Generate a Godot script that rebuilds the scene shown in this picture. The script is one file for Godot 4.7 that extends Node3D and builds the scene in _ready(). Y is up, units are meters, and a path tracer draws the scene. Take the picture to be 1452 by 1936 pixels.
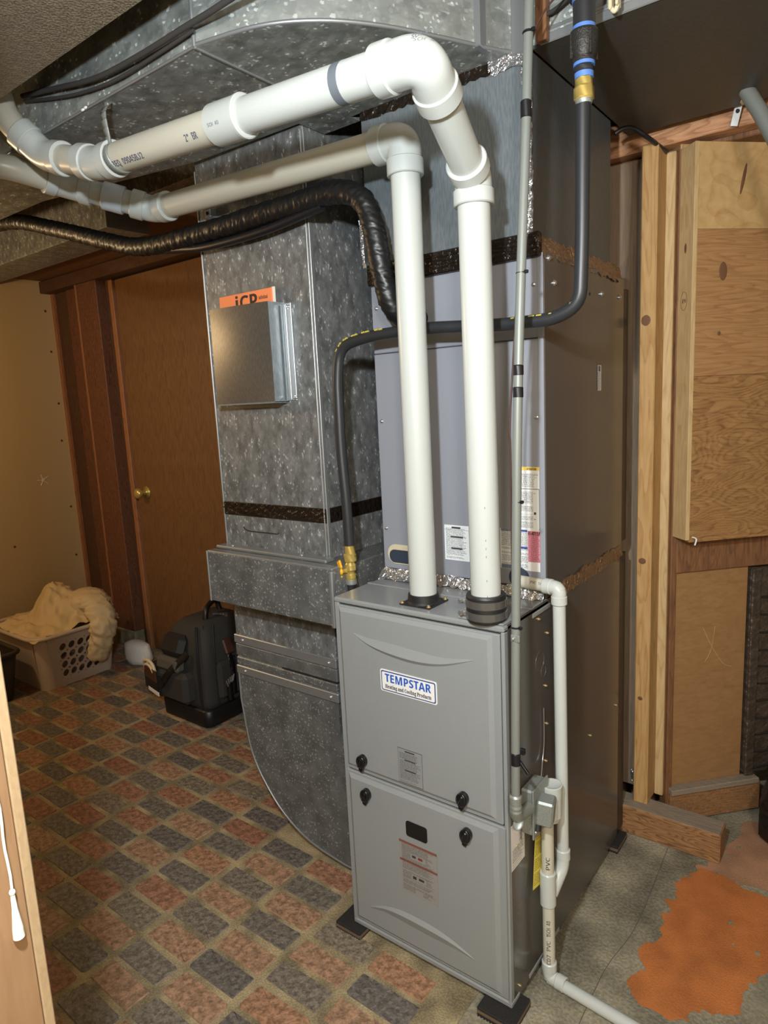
extends Node3D
# Furnace room of a basement. Units metres, y up, floor at y = 0.

var M := {}
var rng := RandomNumberGenerator.new()

# ---------------------------------------------------------------- nodes
func wpos(n: Node) -> Vector3:
	var p := Vector3.ZERO
	var k = n
	while k != null and k != self:
		p += k.position
		k = k.get_parent()
	return p

func thing(called: String, label: String, category: String, at: Vector3, group := "") -> Node3D:
	var o := Node3D.new()
	o.name = numbered(called)
	add_child(o)
	o.position = at
	tag(o, label, category, group)
	return o

func numbered(n: String) -> String:
	if not has_node(n):
		return n
	var i := 1
	while has_node("%s_%03d" % [n, i]):
		i += 1
	return "%s_%03d" % [n, i]

func tag(o: Node, label: String, category: String, group := "") -> Node:
	o.set_meta("label", label)
	o.set_meta("category", category)
	if group != "":
		o.set_meta("group", group)
	return o

const EACH := ["seam", "sealant_blob", "corner_seam", "clip", "clip_hole", "joint_seam", "edge_flange", "screw", "drive_slip", "frame", "side_flange", "flange_screw", "corner", "heel_seam", "edge_seam", "bottom_lip", "hinge_strap", "key", "knot", "flange", "tape_tail", "nipple", "held_tool", "side_sheet", "ring_buckle", "thread_sealant"]

# every separate shell of a mesh becomes a part of its own
func shells(mesh: ArrayMesh) -> Array:
	var ar := mesh.surface_get_arrays(0)
	var V: PackedVector3Array = ar[Mesh.ARRAY_VERTEX]
	var N: PackedVector3Array = ar[Mesh.ARRAY_NORMAL]
	var up: Array = []
	var idx := {}
	var find := func(i: int) -> int:
		while up[i] != i: i = up[i]
		return i
	var ids: Array = []
	for v in V:
		var k := Vector3i((v * 20000.0).round())
		if not idx.has(k):
			idx[k] = up.size()
			up.append(up.size())
		ids.append(idx[k])
	for t in range(0, V.size(), 3):
		var a: int = find.call(ids[t])
		for j in [1, 2]:
			var b: int = find.call(ids[t + j])
			if a != b: up[b] = a
	var groups := {}
	for t in range(0, V.size(), 3):
		var r: int = find.call(ids[t])
		if not groups.has(r): groups[r] = []
		groups[r].append(t)
	var out: Array = []
	for r in groups:
		var s := SurfaceTool.new()
		s.begin(Mesh.PRIMITIVE_TRIANGLES)
		for t in groups[r]:
			for j in 3:
				s.set_normal(N[t + j])
				s.add_vertex(V[t + j])
		out.append(s.commit())
	return out

func obj(called: String, st: SurfaceTool, m: Material, parent: Node = self) -> MeshInstance3D:
	st.generate_normals()
	var mesh := st.commit()
	if called in EACH and parent != self:
		var o: MeshInstance3D = null
		for piece in shells(mesh):
			o = place_mesh(called, piece, m, parent)
		return o
	return place_mesh(called, mesh, m, parent)

func place_mesh(called: String, mesh: ArrayMesh, m: Material, parent: Node) -> MeshInstance3D:
	var off := wpos(parent)
	if off.length() > 1e-6:
		var s2 := SurfaceTool.new()
		s2.append_from(mesh, 0, Transform3D(Basis.IDENTITY, -off))
		mesh = s2.commit()
	mesh.surface_set_material(0, m)
	var o := MeshInstance3D.new()
	o.name = numbered(called) if parent == self else called
	o.mesh = mesh
	if parent != self:
		var i := 0
		while parent.has_node(NodePath(o.name)):
			i += 1
			o.name = "%s_%03d" % [called, i]
	parent.add_child(o, true)
	return o

func struct(called: String, st: SurfaceTool, m: Material, parent: Node = self) -> MeshInstance3D:
	var o := obj(called, st, m, parent)
	if parent == self:
		o.set_meta("kind", "structure")
	return o

func lbl(o: Node, text: String) -> Node:
	o.set_meta("label", text)
	return o

# ---------------------------------------------------------------- shapes
func ST() -> SurfaceTool:
	var st := SurfaceTool.new()
	st.begin(Mesh.PRIMITIVE_TRIANGLES)
	return st

func tri(st: SurfaceTool, a: Vector3, b: Vector3, c: Vector3, out: Vector3) -> void:
	st.set_uv(Vector2.ZERO)
	if (b - a).cross(c - a).dot(out) > 0:
		st.add_vertex(a); st.add_vertex(c); st.add_vertex(b)
	else:
		st.add_vertex(a); st.add_vertex(b); st.add_vertex(c)

func quad(st: SurfaceTool, a: Vector3, b: Vector3, c: Vector3, d: Vector3, out: Vector3) -> void:
	tri(st, a, b, c, out)
	tri(st, a, c, d, out)

func box(st: SurfaceTool, c: Vector3, s: Vector3, b := 0.0, B := Basis.IDENTITY) -> void:
	var h := s / 2
	b = minf(b, minf(h.x, minf(h.y, h.z)) * 0.9)
	st.set_smooth_group(-1)
	var V := func(sg: Vector3, ax: int) -> Vector3:
		var p := Vector3(h.x - b, h.y - b, h.z - b)
		p[ax] = h[ax]
		return c + B * (p * sg)
	for ax in 3:
		for sg in [-1.0, 1.0]:
			var u := (ax + 1) % 3
			var v := (ax + 2) % 3
			var q: Array = []
			for k in [[-1.0, -1.0], [1.0, -1.0], [1.0, 1.0], [-1.0, 1.0]]:
				var s3 := Vector3.ZERO
				s3[ax] = sg; s3[u] = k[0]; s3[v] = k[1]
				q.append(V.call(s3, ax))
			var o := Vector3.ZERO
			o[ax] = sg
			quad(st, q[0], q[1], q[2], q[3], B * o)
	if b <= 0.0:
		return
	for t in 3:
		var a1 := (t + 1) % 3
		var a2 := (t + 2) % 3
		for s1 in [-1.0, 1.0]:
			for s2 in [-1.0, 1.0]:
				var n := Vector3.ZERO
				n[a1] = s1; n[a2] = s2; n[t] = -1
				var p := n
				p[t] = 1
				var o := n
				o[t] = 0
				quad(st, V.call(n, a1), V.call(p, a1), V.call(p, a2), V.call(n, a2), B * o)
	for sx in [-1.0, 1.0]:
		for sy in [-1.0, 1.0]:
			for sz in [-1.0, 1.0]:
				var s3 := Vector3(sx, sy, sz)
				tri(st, V.call(s3, 0), V.call(s3, 1), V.call(s3, 2), B * s3)

func bb(st: SurfaceTool, lo: Vector3, hi: Vector3, b := 0.0) -> void:   # a box between two corners
	box(st, (lo + hi) / 2, (hi - lo).abs(), b)

func frames(path: Array) -> Array:
	var out: Array = []
	var n := path.size()
	var d0: Vector3 = (path[1] - path[0]).normalized()
	var u := d0.cross(Vector3.UP)
	if u.length() < 0.1:
		u = d0.cross(Vector3.RIGHT)
	u = u.normalized()
	for i in n:
		var d: Vector3
		if i == 0: d = path[1] - path[0]
		elif i == n - 1: d = path[n - 1] - path[n - 2]
		else: d = (path[i + 1] - path[i]).normalized() + (path[i] - path[i - 1]).normalized()
		d = d.normalized()
		u = (u - d * u.dot(d)).normalized()
		out.append(Basis(u, d, u.cross(d)))
	return out

func tube(st: SurfaceTool, path: Array, r: float, n := 20, radii: Array = [], caps := true, squash := 1.0) -> void:
	var F := frames(path)
	st.set_smooth_group(0)
	var rings: Array = []
	for i in path.size():
		var rr: float = r if radii.is_empty() else radii[i]
		var ring: Array = []
		for k in n:
			var a := TAU * k / n
			ring.append(path[i] + F[i].x * cos(a) * rr + F[i].z * sin(a) * rr * squash)
		rings.append(ring)
	for i in path.size() - 1:
		for k in n:
			var k2 := (k + 1) % n
			var o: Vector3 = rings[i][k] + rings[i + 1][k2] - path[i] - path[i + 1]
			if o.length() < 1e-7: o = F[i].x
			quad(st, rings[i][k], rings[i][k2], rings[i + 1][k2], rings[i + 1][k], o)
	if caps:
		st.set_smooth_group(-1)
		for e in [0, path.size() - 1]:
			var o: Vector3 = (path[0] - path[1]) if e == 0 else (path[-1] - path[-2])
			for k in range(1, n - 1):
				tri(st, rings[e][0], rings[e][k], rings[e][k + 1], o)

# a tube whose skin is creased by noise
func wrinkled(st: SurfaceTool, path: Array, radii: Array, amp: float, sd: int, n := 26, squash := 1.0, sx := 260.0, sa := 2.2) -> void:
	var F := frames(path)
	var no := FastNoiseLite.new()
	no.seed = sd
	no.frequency = 1.0
	no.noise_type = FastNoiseLite.TYPE_SIMPLEX
	no.fractal_type = FastNoiseLite.FRACTAL_RIDGED
	no.fractal_octaves = 2
	var rings: Array = []
	var L := 0.0
	for i in path.size():
		if i > 0: L += (path[i] - path[i - 1]).length()
		var ring: Array = []
		for k in n:
			var a := TAU * k / n
			var rr: float = radii[i] + no.get_noise_3d(cos(a) * sa * 0.4, L * sx, sin(a) * sa * 0.4) * amp
			ring.append(path[i] + F[i].x * cos(a) * rr + F[i].z * sin(a) * rr * squash)
		rings.append(ring)
	loft(st, rings)

func bend(pts: Array, rad: float, n := 8) -> Array:
	var out: Array = [pts[0]]
	for i in range(1, pts.size() - 1):
		var p: Vector3 = pts[i]
		var a: Vector3 = pts[i - 1] - p
		var b: Vector3 = pts[i + 1] - p
		var t := minf(rad, minf(a.length(), b.length()) * 0.49)
		var p0 := p + a.normalized() * t
		var p2 := p + b.normalized() * t
		for k in n + 1:
			var f := float(k) / n
			out.append(p0 * (1 - f) * (1 - f) + p * 2 * f * (1 - f) + p2 * f * f)
	out.append(pts[-1])
	return out

func resample(path: Array, step: float) -> Array:
	var c := Curve3D.new()
	c.bake_interval = step
	for p in path: c.add_point(p)
	var out: Array = []
	var L := c.get_baked_length()
	var n := int(L / step)
	for i in n + 1:
		out.append(c.sample_baked(L * i / n))
	return out

func spline(pts: Array, n := 8) -> Array:
	var out: Array = []
	for i in pts.size() - 1:
		var p0: Vector3 = pts[maxi(i - 1, 0)]
		var p3: Vector3 = pts[mini(i + 2, pts.size() - 1)]
		var p1: Vector3 = pts[i]
		var p2: Vector3 = pts[i + 1]
		for k in n:
			out.append(p1.cubic_interpolate(p2, p0, p3, float(k) / n))
	out.append(pts[-1])
	return out

# a turned profile: prof holds Vector2(radius, height along axis)
func lathe(st: SurfaceTool, base: Vector3, axis: Vector3, prof: Array, n := 24, smooth := false) -> void:
	var d := axis.normalized()
	var u := d.cross(Vector3.UP)
	if u.length() < 0.1: u = d.cross(Vector3.RIGHT)
	u = u.normalized()
	var w := u.cross(d)
	for i in prof.size() - 1:
		st.set_smooth_group(0 if smooth else i + 1)
		var p: Vector2 = prof[i]
		var q: Vector2 = prof[i + 1]
		var nrm := Vector2(q.y - p.y, p.x - q.x)
		for k in n:
			var a := TAU * k / n
			var b := TAU * (k + 1) / n
			var e1 := u * cos(a) + w * sin(a)
			var e2 := u * cos(b) + w * sin(b)
			var o := (e1 + e2) * nrm.x + d * nrm.y * 2
			quad(st, base + e1 * p.x + d * p.y, base + e2 * p.x + d * p.y, base + e2 * q.x + d * q.y, base + e1 * q.x + d * q.y, o)

# a collar round a pipe, with a lip at both ends
func collar(st: SurfaceTool, p: Vector3, d: Vector3, r: float, l: float, inner := 0.0, n := 28) -> void:
	var c := 0.002
	lathe(st, p, d, [Vector2(inner, 0), Vector2(r - c, 0), Vector2(r, c), Vector2(r, l - c), Vector2(r - c, l), Vector2(inner, l)], n)

# extrude a flat outline (x, y) from z0 to z1 under a transform
func prism(st: SurfaceTool, poly: PackedVector2Array, z0: float, z1: float, T := Transform3D.IDENTITY) -> void:
	st.set_smooth_group(-1)
	var idx := Geometry2D.triangulate_polygon(poly)
	for k in range(0, idx.size(), 3):
		for z in [z0, z1]:
			var o := T.basis.z * (1.0 if z == maxf(z0, z1) else -1.0)
			tri(st, T * Vector3(poly[idx[k]].x, poly[idx[k]].y, z), T * Vector3(poly[idx[k + 1]].x, poly[idx[k + 1]].y, z), T * Vector3(poly[idx[k + 2]].x, poly[idx[k + 2]].y, z), o)
	var cw := 1.0 if Geometry2D.is_polygon_clockwise(poly) else -1.0
	for i in poly.size():
		var p := poly[i]
		var q := poly[(i + 1) % poly.size()]
		var o2 := (q - p).orthogonal() * -cw
		# orthogonal() is (y, -x): outward for a counter-clockwise outline
		var e := Vector2((q - p).y, -(q - p).x) * (-cw)
		quad(st, T * Vector3(p.x, p.y, z0), T * Vector3(q.x, q.y, z0), T * Vector3(q.x, q.y, z1), T * Vector3(p.x, p.y, z1), T.basis * Vector3(e.x, e.y, 0))

func ell(st: SurfaceTool, c: Vector3, r: Vector3, B := Basis.IDENTITY, n := 16, m := 10) -> void:
	st.set_smooth_group(0)
	var P := func(i: int, j: int) -> Vector3:
		var th := PI * i / m
		var ph := TAU * (j % n) / n
		return c + B * (Vector3(sin(th) * cos(ph), cos(th), sin(th) * sin(ph)) * r)
	for i in m:
		for j in n:
			var a: Vector3 = P.call(i, j)
			var b: Vector3 = P.call(i, j + 1)
			var d: Vector3 = P.call(i + 1, j + 1)
			var e: Vector3 = P.call(i + 1, j)
			quad(st, a, b, d, e, (a + d) / 2 - c)

# closed rings of equal size skinned together, capped
func loft(st: SurfaceTool, rings: Array, caps := true) -> void:
	st.set_smooth_group(0)
	var n: int = rings[0].size()
	var cs: Array = []
	for r in rings:
		var c := Vector3.ZERO
		for p in r: c += p
		cs.append(c / n)
	for i in rings.size() - 1:
		for k in n:
			var k2 := (k + 1) % n
			var a: Vector3 = rings[i][k]
			var d: Vector3 = rings[i + 1][k2]
			var o: Vector3 = a + d - cs[i] - cs[i + 1]
			if (cs[i + 1] - cs[i]).length() > 1e-6 and o.length() < 1e-6: o = cs[i + 1] - cs[i]
			quad(st, a, rings[i][k2], d, rings[i + 1][k], o)
	if caps:
		for e in [0, rings.size() - 1]:
			var o: Vector3 = (cs[0] - cs[1]) if e == 0 else (cs[-1] - cs[-2])
			for k in n:
				tri(st, cs[e], rings[e][k], rings[e][(k + 1) % n], o)

func rrect(w: float, h: float, r: float, n := 5) -> PackedVector2Array:
	var o := PackedVector2Array()
	for q in 4:
		var cx := (w / 2 - r) * (1 if q == 0 or q == 3 else -1)
		var cy := (h / 2 - r) * (1 if q < 2 else -1)
		for k in n + 1:
			var a := PI / 2 * (q + float(k) / n)
			o.append(Vector2(cx + r * cos(a), cy + r * sin(a)))
	return o

func shift(p: PackedVector2Array, d: Vector2) -> PackedVector2Array:
	var o := PackedVector2Array()
	for v in p: o.append(v + d)
	return o

# a thin label: corner (top left), vectors along its width and height, raised along their normal
func card(called: String, tl: Vector3, w: Vector3, h: Vector3, m: Material, parent: Node, th := 0.0006) -> MeshInstance3D:
	var st := ST()
	st.set_smooth_group(-1)
	var n := h.cross(w).normalized()       # faces the reader when w runs right and h runs down
	var q := [tl + n * th, tl + w + n * th, tl + w + h + n * th, tl + h + n * th]
	var uv := [Vector2(0, 0), Vector2(1, 0), Vector2(1, 1), Vector2(0, 1)]
	for k in [0, 1, 2, 0, 2, 3]:
		st.set_uv(uv[k]); st.add_vertex(q[k])
	for k in 4:
		var a: Vector3 = q[k]
		var b: Vector3 = q[(k + 1) % 4]
		quad(st, a, b, b - n * th, a - n * th, (a + b) / 2 - (q[0] + q[2]) / 2)
	return obj(called, st, m, parent)

var FS := {}
func text(called: String, s: String, font: String, height: float, at: Vector3, right: Vector3, up: Vector3, m: Material, parent: Node, depth := 0.0006, width := 0.0, bold := false) -> MeshInstance3D:
	var key := font + str(bold)
	if not FS.has(key):
		var f := SystemFont.new()
		f.font_names = PackedStringArray([font])
		f.font_weight = 700 if bold else 400
		FS[key] = f
	var t := TextMesh.new()
	t.text = s
	t.font = FS[key]
	t.font_size = 48
	t.pixel_size = height / 35.0
	t.depth = depth
	t.curve_step = 2.0
	t.material = m
	var o := MeshInstance3D.new()
	o.name = called
	o.mesh = t
	var r := right.normalized()
	var u := up.normalized()
	var sx := 1.0
	if width > 0.0:
		sx = width / maxf(t.get_aabb().size.x, 0.0001)
	o.transform = Transform3D(Basis(r * sx, u, r.cross(u)), at - wpos(parent))
	parent.add_child(o, true)
	return o

func screw(st: SurfaceTool, p: Vector3, n: Vector3, r := 0.0045) -> void:
	lathe(st, p - n * 0.001, n, [Vector2(r * 1.5, 0), Vector2(r * 1.5, 0.002), Vector2(r, 0.0022), Vector2(r, 0.005), Vector2(r * 0.6, 0.0058), Vector2(0, 0.006)], 6)

# ---------------------------------------------------------------- textures and materials
func nb(type: int, freq: float, sd: int, w: int, h: int, oct := 3) -> PackedByteArray:
	var n := FastNoiseLite.new()
	n.seed = sd
	n.noise_type = type
	n.frequency = freq
	n.fractal_octaves = oct
	if type == FastNoiseLite.TYPE_CELLULAR:
		n.fractal_type = FastNoiseLite.FRACTAL_NONE
		n.cellular_return_type = FastNoiseLite.RETURN_CELL_VALUE
		n.domain_warp_enabled = true
		n.domain_warp_amplitude = 12.0
		n.domain_warp_frequency = 0.03
	var im := n.get_seamless_image(w, h, false, false, 0.12, true)
	im.convert(Image.FORMAT_L8)
	return im.get_data()

func tex_of(w: int, h: int, f: Callable) -> ImageTexture:
	var d := PackedByteArray()
	d.resize(w * h * 3)
	var k := 0
	for i in w * h:
		var c: Color = f.call(i)
		d[k] = int(clampf(c.r, 0, 1) * 255); d[k + 1] = int(clampf(c.g, 0, 1) * 255); d[k + 2] = int(clampf(c.b, 0, 1) * 255)
		k += 3
	var im := Image.create_from_data(w, h, false, Image.FORMAT_RGB8, d)
	im.generate_mipmaps()
	return ImageTexture.create_from_image(im)

func bump_of(b: PackedByteArray, w: int, h: int, k: float) -> ImageTexture:
	var im := Image.create_from_data(w, h, false, Image.FORMAT_L8, b)
	im.convert(Image.FORMAT_RGBA8)
	im.bump_map_to_normal_map(k)
	return ImageTexture.create_from_image(im)

func mat(c: Color, rough := 0.6, metal := 0.0) -> StandardMaterial3D:
	var m := StandardMaterial3D.new()
	m.albedo_color = c
	m.roughness = rough
	m.metallic = metal
	return m

func tmat(t: Texture2D, scale: Vector3, rough := 0.6, metal := 0.0, tint := Color.WHITE, nrm: Texture2D = null, ns := 1.0, world := true) -> StandardMaterial3D:
	var m := mat(tint, rough, metal)
	m.albedo_texture = t
	m.uv1_triplanar = true
	m.uv1_world_triplanar = world
	m.uv1_scale = scale
	if nrm:
		m.normal_enabled = true
		m.normal_texture = nrm
		m.normal_scale = ns
	return m

func rgb(r: int, g: int, b: int) -> Color:
	return Color(r / 255.0, g / 255.0, b / 255.0)

# grain of wood: rings of a warped field, fine fibre on top
func wood_tex(sd: int, light: Color, dark: Color, rings: float, lines: float) -> ImageTexture:
	var w := 384
	var a := nb(FastNoiseLite.TYPE_SIMPLEX_SMOOTH, 0.006, sd, w, w, 3)
	var b := nb(FastNoiseLite.TYPE_SIMPLEX, 0.05, sd + 7, w, w, 4)
	return tex_of(w, w, func(i: int) -> Color:
		var v := a[i] / 255.0
		var f := b[i] / 255.0
		var s := fposmod(v * rings + f * 0.12, 1.0)
		var t := clampf(pow(s, 3.0) * lines + (f - 0.5) * 0.5 + 0.12, 0, 1)
		return light.lerp(dark, t))

# printed label: lines of small print in two inks; bands = [y0, y1, colour]
func label_mat(w: int, h: int, bg: Color, ink: Color, sd: int, bands: Array = [], margin := 0.07, blocks: Array = []) -> StandardMaterial3D:
	var im := Image.create(w, h, false, Image.FORMAT_RGB8)
	im.fill(bg)
	var r := RandomNumberGenerator.new()
	r.seed = sd
	var y := int(h * 0.06)
	while y < h * 0.95:
		var skip := false
		if r.randf() < 0.1: skip = true
		if not skip:
			var x := int(w * margin)
			var e := int(w * r.randf_range(0.72, 1.0 - margin))
			while x < e:
				var l := r.randi_range(2, 9)
				im.fill_rect(Rect2i(x, y, mini(l, e - x), 2), ink.lerp(bg, r.randf_range(0.0, 0.35)))
				x += l + r.randi_range(1, 3)
		y += 5
	for b in bands:
		im.fill_rect(Rect2i(int(b[0] * w), int(b[1] * h), int(b[2] * w), int(b[3] * h)), b[4])
	for b in blocks:
		im.fill_rect(Rect2i(int(b[0] * w), int(b[1] * h), int(b[2] * w), int(b[3] * h)), b[4])
		var yy := int(b[1] * h) + 4
		while yy < int((b[1] + b[3]) * h) - 3:
			var xx := int(b[0] * w) + 3
			var ee := int((b[0] + b[2] * r.randf_range(0.75, 0.97)) * w)
			while xx < ee:
				var l2 := r.randi_range(2, 9)
				im.fill_rect(Rect2i(xx, yy, mini(l2, ee - xx), 2), b[5])
				xx += l2 + r.randi_range(1, 3)
			yy += 5
	im.generate_mipmaps()
	var m := mat(Color.WHITE, 0.5)
	m.albedo_texture = ImageTexture.create_from_image(im)
	return m

func make_materials() -> void:
	var W := 512
	# galvanized steel: mottled zinc with bright flakes
	var c1 := nb(FastNoiseLite.TYPE_CELLULAR, 0.045, 3, W, W)
	var c2 := nb(FastNoiseLite.TYPE_CELLULAR, 0.13, 9, W, W)
	var s1 := nb(FastNoiseLite.TYPE_SIMPLEX, 0.008, 5, W, W, 4)
	var galv := tex_of(W, W, func(i: int) -> Color:
		var v := 0.41 + c1[i] / 255.0 * 0.08 + (s1[i] / 255.0 - 0.5) * 0.14
		if c2[i] > 243 and s1[i] > 80: v += 0.26
		elif c2[i] > 222: v += 0.06
		return Color(v * 0.985, v, v * 0.99))
	var c3 := nb(FastNoiseLite.TYPE_CELLULAR, 0.24, 23, W, W)
	var fine := tex_of(W, W, func(i: int) -> Color:
		var v := 0.40 + (s1[i] / 255.0 - 0.5) * 0.12
		if c3[i] > 240: v += 0.24
		elif c3[i] > 215: v += 0.07
		return Color(v * 0.985, v, v * 0.985))
	var crk := nb(FastNoiseLite.TYPE_SIMPLEX, 0.03, 31, 256, 256, 4)
	var crinkle := bump_of(crk, 256, 256, 6.0)
	var gr := nb(FastNoiseLite.TYPE_SIMPLEX, 0.09, 41, 256, 256, 4)
	var grain_n := bump_of(gr, 256, 256, 3.0)
	M.galv = tmat(galv, Vector3(4.4, 2.7, 4.4), 0.4, 0.22)
	M.galv_flat = tmat(galv, Vector3(2.4, 3.4, 3.4), 0.5, 0.2, Color(1.14, 1.15, 1.12))
	M.galv_fine = tmat(fine, Vector3(2.4, 2.4, 2.4), 0.42, 0.22)
	var brushed := tex_of(256, 256, func(i: int) -> Color:
		var v := 0.50 + (gr[i] / 255.0 - 0.5) * 0.10
		return Color(v * 0.97, v, v * 1.01))
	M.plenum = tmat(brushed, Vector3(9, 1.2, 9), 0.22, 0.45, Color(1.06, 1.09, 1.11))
	M.plenum_side_shaded = tmat(brushed, Vector3(9, 0.9, 9), 0.4, 0.3, Color(0.72, 0.72, 0.72))  # same sheet as the front, darkened for the grazing light on its side
	M.trunk_shaded = tmat(brushed, Vector3(2, 5, 6), 0.5, 0.2, Color(0.62, 0.58, 0.54))  # galvanized duct with the shade of its underside put into the colour
	M.pouch = tmat(brushed, Vector3(9, 2, 9), 0.4, 0.7, Color(0.92, 0.88, 0.84))
	M.seam = mat(rgb(150, 152, 152), 0.4, 0.6)
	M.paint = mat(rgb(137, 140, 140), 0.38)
	M.paint.normal_enabled = true
	M.paint.normal_texture = grain_n
	M.paint.normal_scale = 0.10
	M.paint.uv1_triplanar = true
	M.paint.uv1_scale = Vector3(14, 14, 14)
	M.paint_top = mat(rgb(134, 136, 136), 0.22)
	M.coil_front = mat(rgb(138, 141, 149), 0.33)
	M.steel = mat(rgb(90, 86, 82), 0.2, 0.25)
	M.groove = mat(rgb(30, 31, 32), 0.7)
	M.ink = mat(rgb(28, 28, 30), 0.6)
	M.pen = mat(rgb(70, 74, 92), 0.6)
	M.pvc = mat(rgb(184, 188, 183), 0.3)
	M.pvc_old = mat(rgb(190, 186, 170), 0.34)
	M.pvc_blue = mat(rgb(186, 196, 206), 0.3)
	M.grey_band = mat(rgb(98, 104, 110), 0.5)
	M.primer = mat(rgb(190, 172, 190), 0.4)
	M.rubber = mat(rgb(26, 26, 27), 0.5)
	M.black_gloss = mat(rgb(20, 20, 22), 0.2)
	M.clamp = mat(rgb(112, 110, 106), 0.2, 0.6)
	M.zinc = mat(rgb(205, 205, 205), 0.3, 0.85)
	M.gold_zinc = mat(rgb(214, 192, 138), 0.3, 0.8)
	M.wrap = mat(rgb(22, 22, 22), 0.42)
	M.gas_hose = mat(rgb(40, 42, 44), 0.42)
	M.gas_print = mat(rgb(184, 170, 70), 0.6)
	M.iron = tmat(brushed, Vector3(9, 9, 9), 0.5, 0.35, Color(0.42, 0.39, 0.36), grain_n, 0.5)
	M.black_pipe = mat(rgb(50, 50, 52), 0.42, 0.3)
	M.sealant = mat(rgb(84, 122, 190), 0.45)
	M.brass = mat(rgb(206, 180, 100), 0.3, 0.6)
	M.yellow = mat(rgb(228, 170, 34), 0.4)
	M.conduit = mat(rgb(122, 126, 120), 0.45, 0.15)
	M.cast = tmat(brushed, Vector3(9, 9, 9), 0.45, 0.5, Color(1.2, 1.2, 1.15))
	M.tape = mat(rgb(24, 24, 28), 0.35)
	M.foil = tmat(brushed, Vector3(9, 9, 9), 0.2, 0.8, Color(1.5, 1.46, 1.46), crinkle, 1.6)
	M.foil_warm_reflect = tmat(brushed, Vector3(9, 9, 9), 0.3, 0.75, Color(1.3, 1.04, 0.84), crinkle, 1.6)  # silver foil with a warm reflection put into its tint
	M.tape_brown = tmat(brushed, Vector3(5, 5, 5), 0.3, 0.4, Color(0.36, 0.29, 0.24), crinkle, 0.8)
	M.cream_foam = mat(rgb(198, 188, 158), 0.8)
	M.dark_blue = mat(rgb(44, 54, 68), 0.6)
	M.white = mat(rgb(226, 226, 222), 0.5)
	M.navy = mat(rgb(32, 54, 128), 0.5)
	M.logo_blue = mat(rgb(38, 84, 178), 0.5)
	M.pad = tmat(brushed, Vector3(9, 9, 9), 0.85, 0.0, Color(0.28, 0.25, 0.24), grain_n, 0.8)
	M.pad_cork = mat(rgb(104, 84, 66), 0.9)
	M.orange = mat(rgb(238, 136, 84), 0.6)
	M.booklet_ink = mat(rgb(52, 30, 24), 0.6)
	M.paper = mat(rgb(222, 220, 210), 0.7)
	M.yellow_paper = label_mat(64, 160, rgb(206, 188, 74), rgb(90, 80, 40), 71)
	# timber
	M.pine = tmat(wood_tex(11, rgb(186, 156, 110), rgb(146, 106, 64), 7.0, 0.6), Vector3(4.5, 0.5, 4.5), 0.7)
	M.pine_gold = tmat(wood_tex(12, rgb(184, 148, 96), rgb(150, 106, 58), 5.0, 0.5), Vector3(4, 0.45, 4), 0.7)
	M.pine_pale = tmat(wood_tex(13, rgb(192, 166, 122), rgb(158, 126, 80), 6.0, 0.5), Vector3(4, 0.5, 4), 0.65)
	M.pine_flat = tmat(wood_tex(14, rgb(196, 148, 108), rgb(140, 92, 58), 8.0, 0.7), Vector3(0.6, 5, 5), 0.7)
	M.plate_wood = tmat(wood_tex(15, rgb(158, 116, 74), rgb(94, 62, 36), 9.0, 0.8), Vector3(0.9, 6, 6), 0.8)
	M.plate_top = tmat(wood_tex(16, rgb(140, 126, 108), rgb(110, 96, 82), 6.0, 0.5), Vector3(0.8, 5, 5), 0.85)
	M.weathered = tmat(wood_tex(17, rgb(142, 122, 100), rgb(104, 90, 76), 3.0, 0.4), Vector3(5, 0.35, 5), 0.8)
	M.jamb_brown = tmat(wood_tex(18, rgb(128, 88, 56), rgb(80, 52, 32), 7.0, 0.7), Vector3(6, 0.6, 6), 0.65)
	var ply := wood_tex(19, rgb(170, 132, 84), rgb(112, 76, 42), 17.0, 1.0)
	M.ply_fig = tmat(ply, Vector3(0.8, 2.0, 0.8), 0.6, 0.0, Color(0.94, 0.92, 0.9))
	M.ply_mid = tmat(wood_tex(20, rgb(164, 124, 80), rgb(128, 90, 54), 9.0, 0.9), Vector3(0.5, 5.0, 0.5), 0.6)
	M.ply_top = tmat(wood_tex(21, rgb(188, 156, 106), rgb(160, 120, 72), 4.0, 0.6), Vector3(2.0, 1.4, 2.0), 0.6)
	M.hardboard = tmat(wood_tex(22, rgb(150, 114, 74), rgb(120, 86, 52), 3.0, 0.35), Vector3(1.5, 3, 1.5), 0.55)
	M.knot = mat(rgb(104, 70, 44), 0.7)
	M.red_stud = tmat(wood_tex(24, rgb(116, 74, 48), rgb(66, 38, 24), 10.0, 0.9), Vector3(7, 0.8, 7), 0.6)
	M.dark_stud = tmat(wood_tex(25, rgb(88, 58, 38), rgb(54, 34, 22), 7.0, 0.7), Vector3(6, 0.7, 6), 0.65)
	M.edge_wood = tmat(wood_tex(26, rgb(156, 104, 66), rgb(110, 70, 42), 5.0, 0.5), Vector3(6, 0.7, 6), 0.6)
	M.door = tmat(wood_tex(27, rgb(120, 86, 54), rgb(88, 58, 34), 6.0, 0.6), Vector3(6, 0.5, 6), 0.42)
	M.casing = tmat(wood_tex(28, rgb(142, 110, 78), rgb(124, 92, 62), 3.0, 0.3), Vector3(5, 0.6, 5), 0.6)
	M.casing_edge = tmat(wood_tex(29, rgb(160, 136, 102), rgb(144, 116, 82), 4.0, 0.4), Vector3(9, 3, 9), 0.8)
	# room
	var pl := nb(FastNoiseLite.TYPE_SIMPLEX, 0.15, 51, 256, 256, 3)
	var pl_n := bump_of(pl, 256, 256, 1.5)
	M.beige = mat(rgb(190, 166, 126), 0.85)
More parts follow.
